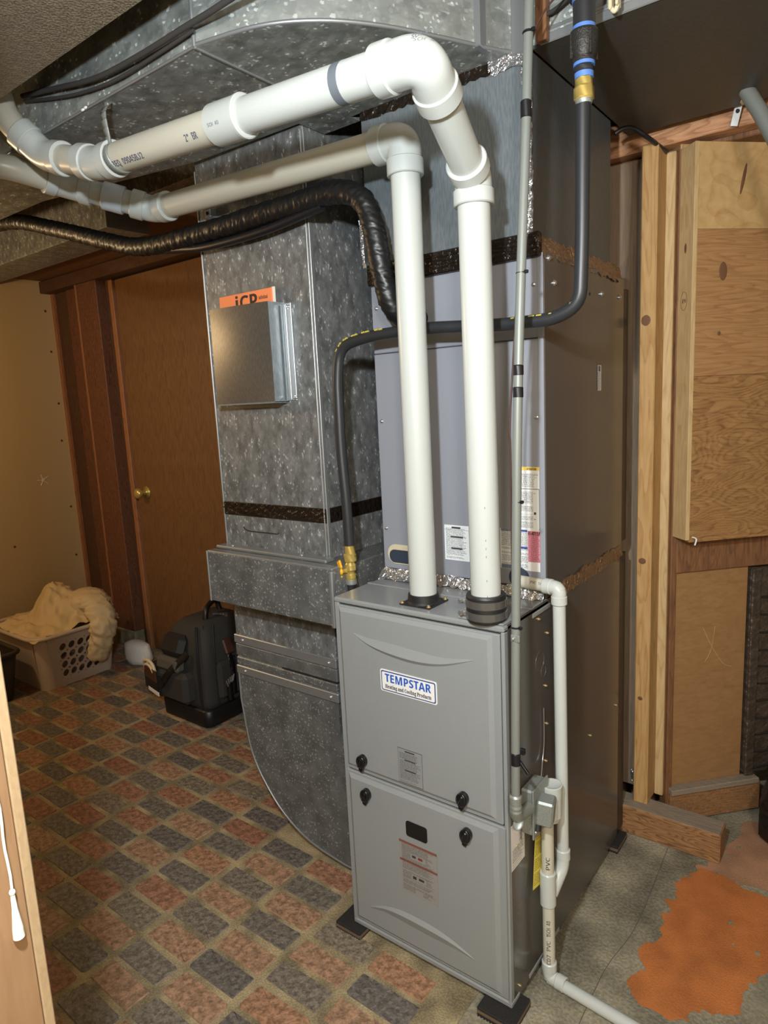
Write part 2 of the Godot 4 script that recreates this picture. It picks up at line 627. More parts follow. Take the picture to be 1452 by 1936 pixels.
	M.ceil = tmat(tex_of(128, 128, func(i: int) -> Color:
		var v := 0.9 + (pl[i] / 255.0 - 0.5) * 0.3
		return Color(0.52 * v, 0.47 * v, 0.39 * v)), Vector3(3, 3, 3), 0.9, 0.0, Color.WHITE, pl_n, 0.8)
	M.brown_board = tmat(wood_tex(52, rgb(120, 84, 52), rgb(92, 62, 38), 4.0, 0.5), Vector3(0.7, 4, 4), 0.8)
	M.joist = tmat(wood_tex(53, rgb(130, 94, 60), rgb(92, 62, 38), 6.0, 0.6), Vector3(0.7, 4, 4), 0.8)
	M.wall_paint = mat(rgb(186, 170, 140), 0.9)
	var k1 := nb(FastNoiseLite.TYPE_SIMPLEX, 0.006, 61, W, W, 5)
	var k2 := nb(FastNoiseLite.TYPE_SIMPLEX, 0.12, 62, W, W, 3)
	var conc := tex_of(W, W, func(i: int) -> Color:
		var v := 0.50 + (k1[i] / 255.0 - 0.5) * 0.26 + (k2[i] / 255.0 - 0.5) * 0.12
		var wm := 0.94 + (k1[(i * 7 + 311) % (W * W)] / 255.0 - 0.5) * 0.06
		if k2[i] > 246: v += 0.2
		return Color(v * 1.02, v * 0.975, v * 0.86 * wm))
	var conc_n := bump_of(k2, W, W, 1.2)
	M.concrete = tmat(conc, Vector3(1.3, 1.3, 1.3), 0.85, 0.0, Color(0.98, 0.97, 0.98), conc_n, 0.6)
	M.mortar = tmat(conc, Vector3(2.1, 2.1, 2.1), 0.9, 0.0, Color(1.06, 1.0, 0.92), conc_n, 0.8)
	M.curb = tmat(conc, Vector3(2.5, 2.5, 2.5), 0.9, 0.0, Color(1.0, 0.98, 0.9), conc_n, 0.8)
	var stone := tex_of(256, 256, func(i: int) -> Color:
		var v := 0.88 + (gr[i] / 255.0 - 0.5) * 0.22 + (crk[i] / 255.0 - 0.5) * 0.34
		return Color(v, v, v * 0.98))
	M.brick_red = []
	M.brick_dark = []
	for c in [rgb(160, 116, 93), rgb(168, 126, 98), rgb(154, 108, 88), rgb(168, 132, 106)]:
		M.brick_red.append(tmat(stone, Vector3(4.3, 4.3, 4.3), 0.62, 0.0, c, crinkle, 0.5))
	for c in [rgb(120, 112, 103), rgb(128, 118, 106), rgb(112, 105, 100), rgb(136, 124, 108)]:
		M.brick_dark.append(tmat(stone, Vector3(5.1, 5.1, 5.1), 0.55, 0.0, c, crinkle, 0.6))
	var soft := tex_of(W, W, func(i: int) -> Color:
		var v := 0.50 + (k1[i] / 255.0 - 0.5) * 0.10 + (k2[i] / 255.0 - 0.5) * 0.06
		return Color(v, v, v))
	M.orange_paint = tmat(soft, Vector3(2.2, 2.2, 2.2), 0.75, 0.0, Color(1.36, 0.83, 0.44), conc_n, 0.5)
	M.orange_worn = tmat(soft, Vector3(2.2, 2.2, 2.2), 0.8, 0.0, Color(1.24, 0.94, 0.72), conc_n, 0.5)
	M.crack = mat(rgb(88, 78, 66), 0.95)
	# soft goods
	M.fabric = tmat(stone, Vector3(30, 30, 30), 0.8, 0.0, rgb(56, 54, 50), grain_n, 0.6)
	M.fabric_grey = tmat(stone, Vector3(30, 30, 30), 0.8, 0.0, rgb(92, 88, 80), grain_n, 0.6)
	M.fabric_black = tmat(stone, Vector3(30, 30, 30), 0.65, 0.0, rgb(26, 26, 27), grain_n, 0.5)
	M.leather = mat(rgb(72, 44, 32), 0.5)
	M.moulded = mat(rgb(18, 18, 19), 0.45)
	M.basket = mat(rgb(196, 178, 162), 0.42)
	M.jacket = mat(rgb(206, 182, 140), 0.6)
	M.bin = mat(rgb(60, 50, 42), 0.55)
	M.rope = mat(rgb(206, 190, 156), 0.85)
	M.cord = mat(rgb(228, 222, 206), 0.85)
	M.cable = mat(rgb(50, 47, 45), 0.85)
	M.bag = tmat(stone, Vector3(5, 5, 5), 0.35, 0.0, rgb(30, 28, 28), crinkle, 1.2)
	M.tarp = tmat(stone, Vector3(3, 3, 3), 0.5, 0.0, rgb(74, 62, 52), crinkle, 0.8)
	M.bulb = mat(rgb(255, 235, 200), 0.4)
	M.bulb.emission_enabled = true
	M.bulb.emission = Color(1.0, 0.78, 0.5)
	M.bulb.emission_energy_multiplier = 1.0
	M.led = mat(rgb(240, 244, 255), 0.4)
	M.led.emission_enabled = true
	M.led.emission = Color(0.95, 0.98, 1.0)
	M.led.emission_energy_multiplier = 1.0

# ---------------------------------------------------------------- build
func _ready() -> void:
	rng.seed = 7
	# camera, surroundings, lamps, exposure
	var cam := Camera3D.new()
	cam.name = "camera"
	var Ry := Basis(Vector3.UP, 0.6557)
	var Rx := Basis(Vector3.RIGHT, -0.1646)
	var Rz := Basis(Vector3.BACK, -0.0494)
	cam.transform = Transform3D(Ry * Rx * Rz, Vector3(0.5855, 1.3391, 1.1277))
	cam.fov = 75.06
	cam.near = 0.02
	add_child(cam)
	cam.current = true
	var we := WorldEnvironment.new()
	we.name = "surroundings"
	var env := Environment.new()
	env.background_mode = Environment.BG_COLOR
	env.background_color = Color(0.02, 0.02, 0.02)
	env.tonemap_mode = Environment.TONE_MAPPER_LINEAR
	env.tonemap_exposure = 1.0
	env.sdfgi_enabled = true
	env.ssao_enabled = true
	env.ssil_enabled = true
	we.environment = env
	add_child(we)
	lamp("work_lamp", Vector3(0.34, 1.69, 1.10), 0.03, Color(0.93, 0.97, 1.0), 2.3, M_led())
	lamp("ceiling_bulb", Vector3(-2.45, 1.72, 0.5), 0.03, Color(1.0, 0.85, 0.64), 0.6, M_bulb())
	lamp("fill_bulb", Vector3(1.15, 1.85, 1.7), 0.12, Color(1.0, 0.96, 0.92), 2.0, M_bulb())  # added fill lamp out of view, softens shadows and lifts the timber
	make_materials()
	shell()
	bricks()
	timber_left()
	timber_right()
	ducts()
	furnace()
	coil()
	vents()
	gas()
	conduit()
	drains()
	laundry()
	backpack()
	small_things()

func M_led() -> StandardMaterial3D:
	var m := mat(rgb(240, 244, 255), 0.4)
	m.emission_enabled = true
	m.emission = Color(0.95, 0.98, 1.0)
	return m

func M_bulb() -> StandardMaterial3D:
	var m := mat(rgb(255, 235, 200), 0.4)
	m.emission_enabled = true
	m.emission = Color(1.0, 0.78, 0.5)
	return m

func lamp(called: String, p: Vector3, r: float, c: Color, e: float, m: Material) -> void:
	var st := ST()
	ell(st, p, Vector3(r, r * 1.15, r))
	var o := obj(called, st, m)
	var lab := {"work_lamp": "cool white work lamp held up beside the camera", "ceiling_bulb": "warm bare bulb under the low beige ceiling on the left", "fill_bulb": "added warm white fill lamp, unseen behind the camera"}
	tag(o, lab[called], "lamp")
	var l := OmniLight3D.new()
	l.name = called + "_light"
	l.position = p
	l.light_color = c
	l.light_energy = e
	l.light_size = r
	l.omni_range = 12.0
	l.omni_attenuation = 2.0
	l.shadow_enabled = true
	add_child(l)

# ---------------------------------------------------------------- the room
func shell() -> void:
	var st := ST()
	bb(st, Vector3(-3.5, -0.12, -2.4), Vector3(1.8, 0, 2.8))
	var fl := struct("floor", st, M.concrete)
	st = ST()
	bb(st, Vector3(-3.38, 0, -0.93), Vector3(-0.09, 0.002, 1.6))
	obj("mortar_bed", st, M.mortar, fl)
	paint_patch(fl)
	for pts in [[Vector2(0.13, -0.755), Vector2(0.143, -0.42), Vector2(0.125, -0.26), Vector2(0.123, -0.163), Vector2(0.128, 0.1)]]:
		st = ST()
		var pth: Array = []
		for p in pts: pth.append(Vector3(p.x, 0.0, p.y))
		tube(st, spline(pth, 5), 0.0009, 5)
		obj("crack", st, M.crack, fl)
	# ceilings
	st = ST()
	bb(st, Vector3(-3.5, 2.04, 0.34), Vector3(1.8, 2.1, 2.8))
	struct("ceiling", st, M.ceil)
	st = ST()
	bb(st, Vector3(-3.5, 2.32, -2.4), Vector3(1.8, 2.4, 0.5))
	struct("ceiling_subfloor", st, M.joist)
	st = ST()
	bb(st, Vector3(-3.5, 2.1, 0.38), Vector3(1.8, 2.32, 0.44))
	struct("trim_1", st, M.joist)
	st = ST()
	bb(st, Vector3(-3.4, 2.115, -0.99), Vector3(-1.2, 2.14, -0.585))
	struct("ceiling_back", st, M.brown_board)
	# walls
	st = ST()
	bb(st, Vector3(-3.55, 0, -1.1), Vector3(-3.38, 2.35, 1.0))
	struct("wall_left", st, M.beige)
	st = ST()
	bb(st, Vector3(-3.5, 0, -1.12), Vector3(0.06, 2.35, -0.985))
	struct("wall_back", st, M.dark_stud)
	st = ST()
	bb(st, Vector3(-3.5, 0, 0.89), Vector3(-0.062, 2.04, 1.02))
	struct("wall_front", st, M.wall_paint)
	st = ST()
	bb(st, Vector3(1.7, 0, -2.4), Vector3(1.82, 2.4, 2.8))
	struct("wall_right", st, M.wall_paint)
	st = ST()
	bb(st, Vector3(-3.5, 0, 2.7), Vector3(1.8, 2.4, 2.82))
	struct("wall_hall", st, M.wall_paint)
	st = ST()
	bb(st, Vector3(-3.6, 0, 1.02), Vector3(-3.5, 2.4, 2.8))
	struct("wall_hall_left", st, M.wall_paint)
	st = ST()
	bb(st, Vector3(0.0, 0, -2.45), Vector3(1.8, 2.4, -2.35))
	bb(st, Vector3(-0.06, 0, -2.4), Vector3(0.06, 2.4, -1.0))
	struct("wall_far", st, M.dark_stud)

func inside(p: Vector2, poly: PackedVector2Array) -> bool:
	return Geometry2D.is_point_in_polygon(p, poly)

func edge_dist(p: Vector2, poly: PackedVector2Array) -> float:
	var d := 1e9
	for i in poly.size():
		var q := Geometry2D.get_closest_point_to_segment(p, poly[i], poly[(i + 1) % poly.size()])
		d = minf(d, p.distance_to(q))
	return d if inside(p, poly) else -d

# spilled paint with a ragged edge: the outline is traced on a fine grid
func blot(poly: PackedVector2Array, cell: float, sd: int, rag: float, freq: float, hole: float, y: float) -> SurfaceTool:
	var n := FastNoiseLite.new()
	n.seed = sd
	n.frequency = freq
	n.fractal_octaves = 5
	var lo := poly[0]
	var hi := poly[0]
	for p in poly:
		lo = lo.min(p); hi = hi.max(p)
	lo -= Vector2.ONE * 0.04; hi += Vector2.ONE * 0.04
	var nx := int((hi.x - lo.x) / cell) + 1
	var ny := int((hi.y - lo.y) / cell) + 1
	var v: Array = []
	for j in ny + 1:
		for i in nx + 1:
			var p := lo + Vector2(i, j) * cell
			var d := edge_dist(p, poly)
			var f := d + n.get_noise_2d(p.x, p.y) * rag
			f = minf(f, hole - n.get_noise_2d(p.x * 1.4 + 31.0, p.y * 1.4) * 0.07)
			v.append(f)
	var st := ST()
	st.set_smooth_group(-1)
	for j in ny:
		for i in nx:
			var c := [Vector2(i, j), Vector2(i + 1, j), Vector2(i + 1, j + 1), Vector2(i, j + 1)]
			var g := [v[j * (nx + 1) + i], v[j * (nx + 1) + i + 1], v[(j + 1) * (nx + 1) + i + 1], v[(j + 1) * (nx + 1) + i]]
			var out: Array = []
			for k in 4:
				var k2 := (k + 1) % 4
				if g[k] > 0: out.append(c[k])
				if (g[k] > 0) != (g[k2] > 0):
					out.append(c[k].lerp(c[k2], g[k] / (g[k] - g[k2])))
			for k in range(1, out.size() - 1):
				var q: Array = []
				for w in [out[0], out[k], out[k + 1]]:
					var p2: Vector2 = lo + w * cell
					q.append(Vector3(p2.x, y, p2.y))
				tri(st, q[0], q[1], q[2], Vector3.UP)
	return st

func paint_patch(fl: Node) -> void:
	var a := PackedVector2Array([Vector2(0.222, -0.72), Vector2(0.2, -0.615), Vector2(0.172, -0.53), Vector2(0.176, -0.408), Vector2(0.185, -0.3), Vector2(0.19, -0.22), Vector2(0.226, -0.19), Vector2(0.304, -0.2), Vector2(0.39, -0.29), Vector2(0.43, -0.441), Vector2(0.48, -0.60), Vector2(0.48, -0.69), Vector2(0.357, -0.70), Vector2(0.302, -0.73)])
	obj("paint_spill", blot(a, 0.005, 5, 0.055, 7.0, 0.034, 0.0008), M.orange_paint, fl)
	var b := PackedVector2Array([Vector2(0.23, -0.72), Vector2(0.27, -0.88), Vector2(0.31, -1.0), Vector2(0.38, -1.02), Vector2(0.42, -0.8), Vector2(0.40, -0.70)])
	obj("paint_spill", blot(b, 0.009, 8, 0.05, 8.0, 0.03, 0.0006), M.orange_worn, fl)

# clay pavers, each a flat stone of its own with a worn edge
func bricks() -> void:
	var fl := get_node("floor")
	var meshes: Array = []
	for k in 5:
		var st := ST()
		var bot: Array = []
		var top: Array = []
		var L := 0.0815
		var Wd := 0.0338
		for i in 14:
			var base: Vector2
			var sq := rrect(L * 2, Wd * 2, 0.006, 2)
			if i >= 12: continue
			base = sq[i]
			var j := Vector2(rng.randf_range(-0.003, 0.003), rng.randf_range(-0.0025, 0.0025))
			bot.append(Vector3(base.x + j.x, 0, base.y + j.y))
			top.append(Vector3((base.x + j.x) * 0.965, 0.0034, (base.y + j.y) * 0.93))
		st.set_smooth_group(-1)
		for i in 12:
			var i2 := (i + 1) % 12
			quad(st, bot[i], bot[i2], top[i2], top[i], bot[i] + Vector3.UP * 0.02)
			tri(st, Vector3(0, 0.0034, 0), top[i], top[i2], Vector3.UP)
		st.generate_normals()
		meshes.append(st.commit())
	var spots: Array = []
	for i in range(-16, 4):
		for j in range(-14, 14):
			var x := -0.622 + 0.182 * i
			var z := 0.127 + 0.08 * j
			if x > -0.2 or z > 0.84 or z < -0.9: continue
			if x > -0.55 and z < 0.0: continue
			if x > -0.98 and z < -0.12: continue
			# outside the camera's view to the left: behind the front wall's line of sight
			var rel := Vector2(x - 0.5855, z - 1.1277)
			var side := rel.x * 0.7920 + rel.y * -0.6096
			var dep := -rel.x * 0.6096 - rel.y * 0.7920
			if side < -dep * 0.66: continue
			spots.append([rel.length(), x, z, i, j])
	spots.sort_custom(func(a, b): return a[0] < b[0])
	var rest := ST()
	var cnt := 0
	for s in spots:
		var m: Material = (M.brick_dark if posmod(s[3] + s[4], 2) == 0 else M.brick_red)[rng.randi() % 4]
		var o := MeshInstance3D.new()
		o.name = "brick" if cnt == 0 else "brick_%03d" % cnt
		var mesh: Mesh = meshes[rng.randi() % meshes.size()]
		o.mesh = mesh
		o.material_override = m
		o.position = Vector3(s[1] + rng.randf_range(-0.004, 0.004), 0.0012, s[2] + rng.randf_range(-0.002, 0.002))
		o.rotation.y = (PI if rng.randf() < 0.5 else 0.0) + rng.randf_range(-0.02, 0.02)
		fl.add_child(o, true)
		cnt += 1
		if cnt >= 300: break

func post(st: SurfaceTool, x0: float, x1: float, y0: float, y1: float, z0: float, z1: float, b := 0.003) -> void:
	bb(st, Vector3(x0, y0, z0), Vector3(x1, y1, z1), b)

func timber_left() -> void:
	# framing and slab door along the back wall
	var wl := get_node("wall_left")
	var st := ST()
	post(st, -3.38, -3.355, 0.1, 2.095, -0.985, -0.94, 0.001)
	obj("panel_edge", st, M.edge_wood, wl)
	for q in [[1.95, -0.90], [1.72, -0.905], [1.42, -0.91], [1.2, -0.9], [0.8, -0.905], [0.5, -0.9], [0.62, -0.55], [1.1, -0.5]]:
		st = ST()
		ell(st, Vector3(-3.38, q[0], q[1]), Vector3(0.0015, 0.007, 0.007), Basis.IDENTITY, 10, 6)
		obj("nail_head", st, M.dark_stud, wl)
	st = ST()
	for a in 5:
		var dv := Vector3(0, sin(a * 1.3), cos(a * 1.3)) * 0.035
		tube(st, [Vector3(-3.3795, 0.98, -0.76) - dv * 0.3, Vector3(-3.3795, 0.98, -0.76) + dv], 0.0025, 5)
	obj("plaster_scuff", st, M.paper, wl)
	var wb := get_node("wall_back")
	st = ST(); post(st, -3.355, -3.215, 0.1, 2.06, -0.985, -0.955)
	obj("stud", st, M.dark_stud, wb)
	st = ST(); post(st, -3.213, -3.032, 0.1, 2.06, -0.985, -0.945)
	obj("stud", st, M.red_stud, wb)
	st = ST(); post(st, -3.030, -2.825, 0.1, 2.06, -0.985, -0.90)
	obj("stud", st, M.red_stud, wb)
	st = ST(); post(st, -3.034, -3.018, 0.1, 2.06, -0.925, -0.898, 0.001)
	obj("edge_strip", st, M.edge_wood, wb)
	st = ST(); post(st, -2.757, -2.722, 0.0, 2.035, -0.985, -0.93)
	obj("door_stop", st, M.edge_wood, wb)
	st = ST(); post(st, -2.822, -2.76, 0.0, 2.06, -0.985, -0.955)
	obj("jamb", st, M.dark_stud, wb)
	st = ST(); bb(st, Vector3(-3.38, 2.045, -0.985), Vector3(-1.0, 2.11, -0.88), 0.004)
	obj("header", st, M.dark_stud, wb)
	st = ST(); bb(st, Vector3(-3.37, 0, -0.985), Vector3(-2.83, 0.1, -0.9), 0.006)
	obj("concrete_curb", st, M.curb, wb)
	st = ST(); post(st, -3.10, -3.065, 1.03, 1.14, -0.947, -0.942, 0.001)
	obj("strike_plate", st, M.curb, wb)
	st = ST(); post(st, -3.094, -3.075, 1.06, 1.11, -0.945, -0.9405, 0.0)
	obj("latch_hole", st, M.groove, wb)
	st = ST()
	bb(st, Vector3(-2.715, 0.012, -0.982), Vector3(-1.94, 2.035, -0.945), 0.003)
	var d := struct("door_1", st, M.door)
	st = ST()
	lathe(st, Vector3(-2.625, 0.915, -0.945), Vector3.BACK, [Vector2(0, 0), Vector2(0.032, 0.0), Vector2(0.032, 0.004), Vector2(0.014, 0.008), Vector2(0.012, 0.03), Vector2(0.02, 0.036), Vector2(0.028, 0.05), Vector2(0.027, 0.064), Vector2(0.016, 0.07), Vector2(0, 0.071)], 20, true)
	obj("door_knob", st, M.brass, d)
	# broken lump of concrete by the jamb
	st = ST()
	var rings: Array = []
	for k in 5:
		var r: Array = []
		for i in 10:
			var a := TAU * i / 10
			var s := [1.0, 1.05, 1.0, 0.86, 0.5][k] as float
			r.append(Vector3(-2.63 + cos(a) * 0.105 * s * rng.randf_range(0.85, 1.1), [0.0, 0.03, 0.07, 0.1, 0.115][k], -0.79 + sin(a) * 0.055 * s * rng.randf_range(0.85, 1.1)))
		rings.append(r)
	loft(st, rings)
	tag(obj("concrete_lump", st, M.paper), "pale broken lump of concrete on the floor between door jamb and backpack", "concrete lump")

func timber_right() -> void:
	var st := ST()
	var wb := get_node("wall_back")
	st = ST(); post(st, -0.16, 0.008, 0.09, 1.96, -0.90, -0.88)
	tag(obj("wall_board", st, M.weathered), "grey weathered board standing behind the cabinet's right edge", "board")
	st = ST(); post(st, 0.016, 0.058, 0.09, 1.965, -0.88, -0.795)
	var t := thing("wall_stud", "golden pine stud on edge standing on the floor plate", "stud", Vector3(0.037, 0.09, -0.84))
	obj("stud_body", st, M.pine_gold, t)
	for kn in [[0.85, 0.012, 0.010], [1.52, 0.014, 0.016], [0.43, 0.008, 0.007]]:
		st = ST()
		ell(st, Vector3(0.033, kn[0], -0.7955), Vector3(kn[1], kn[2], 0.0012), Basis.IDENTITY, 12, 6)
		obj("knot", st, M.knot, t)
	st = ST(); post(st, 0.0582, 0.083, 0.09, 1.955, -0.93, -0.868, 0.002)
	tag(obj("edge_strip", st, M.pine_pale), "narrow pale pine strip right of the golden stud", "strip")
	st = ST(); post(st, 0.084, 0.1, 0.03, 1.955, -0.95, -0.885, 0.002)
	tag(obj("door_jamb", st, M.jamb_brown), "brown hinge jamb beside the plywood leaf", "jamb")
	# floor plate that sticks out past the stud
	st = ST(); bb(st, Vector3(-0.12, 0.0, -0.835), Vector3(0.268, 0.09, -0.758), 0.004)
	t = thing("floor_plate", "heavy brown timber floor plate whose sawn end points right", "timber", Vector3(0.07, 0, -0.8))
	obj("beam", st, M.plate_wood, t)
	st = ST(); bb(st, Vector3(-0.1, 0.089, -0.832), Vector3(0.265, 0.0915, -0.761), 0.001)
	lbl(obj("worn_top", st, M.plate_top, t), "grey dusty upper face")
	st = ST(); bb(st, Vector3(-0.02, 0.10, -0.902), Vector3(0.012, 0.16, -0.87), 0.002)
	# header over the opening
	st = ST(); bb(st, Vector3(-0.2, 1.967, -0.90), Vector3(1.7, 2.05, -0.845), 0.003)
	t = thing("door_header", "pinkish timber header above the plywood leaf at top right", "beam", Vector3(0.3, 1.96, -0.88))
	obj("beam", st, M.pine_flat, t)
	st = ST(); bb(st, Vector3(-0.2, 1.955, -0.985), Vector3(1.7, 2.05, -0.902), 0.003)
	obj("beam", st, M.jamb_brown, t)
	st = ST(); bb(st, Vector3(0.03, 1.951, -0.92), Vector3(0.15, 1.9545, -0.895), 0.001)
	bb(st, Vector3(0.06, 1.945, -0.90), Vector3(0.16, 1.952, -0.892), 0.001)
	obj("hinge_strap", st, M.iron, t)
	st = ST()
	box(st, Vector3(0.233, 1.988, -0.822), Vector3(0.017, 0.05, 0.003), 0.001, Basis(Vector3.BACK, -0.28) * Basis(Vector3.RIGHT, 0.3))
	t = thing("angle_bracket", "small white angle bracket on the header at top right", "bracket", Vector3(0.233, 1.96, -0.822))
	obj("plate", st, M.white, t)
	st = ST()
	ell(st, Vector3(0.236, 1.995, -0.8185), Vector3(0.005, 0.006, 0.002))
	obj("bolt_hole", st, M.groove, t)
	st = ST()
	tube(st, [Vector3(0.27, 2.0, -0.72), Vector3(0.30, 1.945, -0.71), Vector3(0.42, 1.70, -0.67)], 0.017, 18)
	t = thing("grey_pipe", "grey pipe slanting down at the top right corner", "pipe", Vector3(0.3, 1.9, -0.7))
	obj("pipe", st, M.conduit, t)
	st = ST()
	screw(st, Vector3(0.262, 1.985, -0.74), Vector3(0, -0.5, 1), 0.005)
	obj("screw", st, M.gold_zinc, t)
	# plywood leaf swung back through the opening
	var P0 := Vector3(0.105, 0, -0.885)
	var u := Vector3(0.68, 0, -0.733).normalized()
	var n := Vector3(0.733, 0, 0.68).normalized()
	var B := Basis(u, Vector3.UP, n)
	t = thing("plywood_leaf", "swung-back leaf of brown boards and hardboard below the plywood box", "door leaf", P0)
	var slab := func(called: String, x0: float, x1: float, y0: float, y1: float, z0: float, z1: float, m: Material, par: Node, bv := 0.002) -> void:
		var s := ST()
		box(s, P0 + u * (x0 + x1) / 2 + Vector3.UP * (y0 + y1) / 2 + n * (z0 + z1) / 2, Vector3(x1 - x0, y1 - y0, z1 - z0), bv, B)
		obj(called, s, m, par)
	slab.call("panel", 0.0, 0.246, 0.11, 0.8, -0.03, -0.012, M.hardboard, t)
	slab.call("stile", -0.018, 0.0, 0.02, 1.99, -0.035, 0.0, M.jamb_brown, t)
	slab.call("rail", 0.0, 0.5, 0.80, 0.915, -0.035, 0.0, M.jamb_brown, t)
	slab.call("bottom_rail", -0.01, 0.3, 0.008, 0.105, -0.04, 0.012, M.plate_wood, t)
	slab.call("ledge", -0.01, 0.29, 0.1, 0.118, -0.012, 0.02, M.plate_top, t)
	slab.call("head_board", -0.018, 0.5, 1.955, 1.99, -0.035, 0.004, M.pine, t)
	slab.call("back_panel", 0.0, 0.5, 0.9, 1.96, -0.035, -0.02, M.hardboard, t)
	var bx := thing("plywood_box", "shallow box of figured plywood with a pale side board", "box", P0 + Vector3.UP * 0.9)
	slab.call("side_board", -0.016, -0.004, 0.912, 1.955, 0.0, 0.062, M.pine_pale, bx, 0.001)
	slab.call("plywood_sheet", -0.004, 0.5, 1.742, 1.955, 0.0, 0.06, M.ply_top, bx, 0.0008)
	slab.call("plywood_sheet", -0.004, 0.5, 1.364, 1.7415, 0.0, 0.061, M.ply_mid, bx, 0.0008)
	slab.call("plywood_sheet", -0.004, 0.5, 0.905, 1.3635, 0.0, 0.061, M.ply_fig, bx, 0.0008)
	for k in [[0.074, 1.635, 0.012, 0.024], [0.068, 1.475, 0.005, 0.006]]:
		st = ST()
		ell(st, P0 + u * k[0] + Vector3.UP * k[1] + n * 0.061, Vector3(k[2], k[3], 0.001), B, 16, 6)
		obj("knot", st, M.knot, bx)
	st = ST()
	ell(st, P0 + u * -0.011 + Vector3.UP * 1.72 + n * 0.0, Vector3(0.002, 0.012, 0.002), B, 12, 6)
	ell(st, P0 + u * -0.0165 + Vector3.UP * 1.70 + n * 0.03, Vector3(0.0008, 0.013, 0.005), B, 12, 6)
	obj("knot", st, M.knot, bx)
	st = ST()
	ell(st, P0 + u * 0.125 + Vector3.UP * 1.865 + n * 0.0602, Vector3(0.005, 0.04, 0.0008), B * Basis(Vector3.BACK, -0.2), 12, 6)
	obj("scar", st, M.knot, bx)
	st = ST()
	tube(st, spline([P0 + u * 0.006 + Vector3.UP * 0.92 + n * 0.06, P0 + u * 0.008 + Vector3.UP * 0.917 + n * 0.075, P0 + u * 0.004 + Vector3.UP * 0.9 + n * 0.075], 5), 0.0022, 8)
	obj("hook", st, M.white, bx)
	st = ST()
	tube(st, spline([P0 + u * 0.10 + Vector3.UP * 0.62 - n * 0.012, P0 + u * 0.13 + Vector3.UP * 0.56 - n * 0.012, P0 + u * 0.17 + Vector3.UP * 0.50 - n * 0.012, P0 + u * 0.20 + Vector3.UP * 0.485 - n * 0.012], 5), 0.0007, 5)
	tube(st, spline([P0 + u * 0.14 + Vector3.UP * 0.62 - n * 0.012, P0 + u * 0.13 + Vector3.UP * 0.55 - n * 0.012, P0 + u * 0.11 + Vector3.UP * 0.51 - n * 0.012], 5), 0.0006, 5)
	obj("scratch", st, M.pine_pale, t).set_meta("kind", "stuff")
	st = ST()
	var oval: Array = []
	for k in 25: oval.append(P0 + u * -0.0165 + n * (0.028 + cos(TAU * k / 24) * 0.014) + Vector3.UP * (1.565 + sin(TAU * k / 24) * 0.024))
	tube(st, oval, 0.0005, 5, [], false)
	obj("stamp_ring", st, M.knot, bx)
	text("stamp_lettering", "RPN", "Droid Sans", 0.011, P0 + u * -0.0163 + n * 0.028 + Vector3.UP * 1.565, n, Vector3.UP, M.knot, bx, 0.0004, 0.017)
	# tarp and sack beyond
	st = ST()
	for k in 1:
		var c := P0 + u * 0.36 - n * 0.012
		box(st, c + Vector3.UP * 0.458, Vector3(0.22, 0.67, 0.02), 0.004, B)
		box(st, P0 + u * 0.262 + n * 0.004 + Vector3.UP * 0.458, Vector3(0.03, 0.67, 0.01), 0.003, B)
	t = thing("tarp_curtain", "dark creased tarp hanging at the right edge past the leaf", "tarp", P0 + u * 0.36)
	obj("sheet", st, M.tarp, t)
	for k in 11:
		st = ST()
		var y := 0.14 + k * 0.056
		var pp: Array = []
		for j in 5:
			pp.append(P0 + u * (0.285 + 0.036 * j) + Vector3.UP * (y + rng.randf_range(-0.004, 0.004)) - n * 0.001)
		tube(st, spline(pp, 3), 0.003, 6)
		obj("crease", st, M.iron, t)
	st = ST()
	rings_blob(st, Vector3(0.47, 0, -0.98), [[0.0, 0.10], [0.03, 0.135], [0.12, 0.14], [0.2, 0.11], [0.27, 0.075], [0.31, 0.05], [0.33, 0.02]], 0.06, 3)
	tag(obj("black_sack", st, M.bag), "black plastic sack on the floor at the right edge", "sack")

func rings_blob(st: SurfaceTool, at: Vector3, prof: Array, lump: float, sd: int, n := 28) -> void:
	var no := FastNoiseLite.new()
	no.seed = sd
	no.frequency = 2.2
	var rings: Array = []
	for p in prof:
		var r: Array = []
		for i in n:
			var a := TAU * i / n
			var k: float = 1.0 + lump * 3.0 * no.get_noise_3d(cos(a) * 2, p[0] * 14, sin(a) * 2)
			r.append(at + Vector3(cos(a) * p[1] * k, p[0], sin(a) * p[1] * k))
		rings.append(r)
	loft(st, rings)

# ---------------------------------------------------------------- sheet-metal ducts
const TB := 1.998    # underside of the trunk

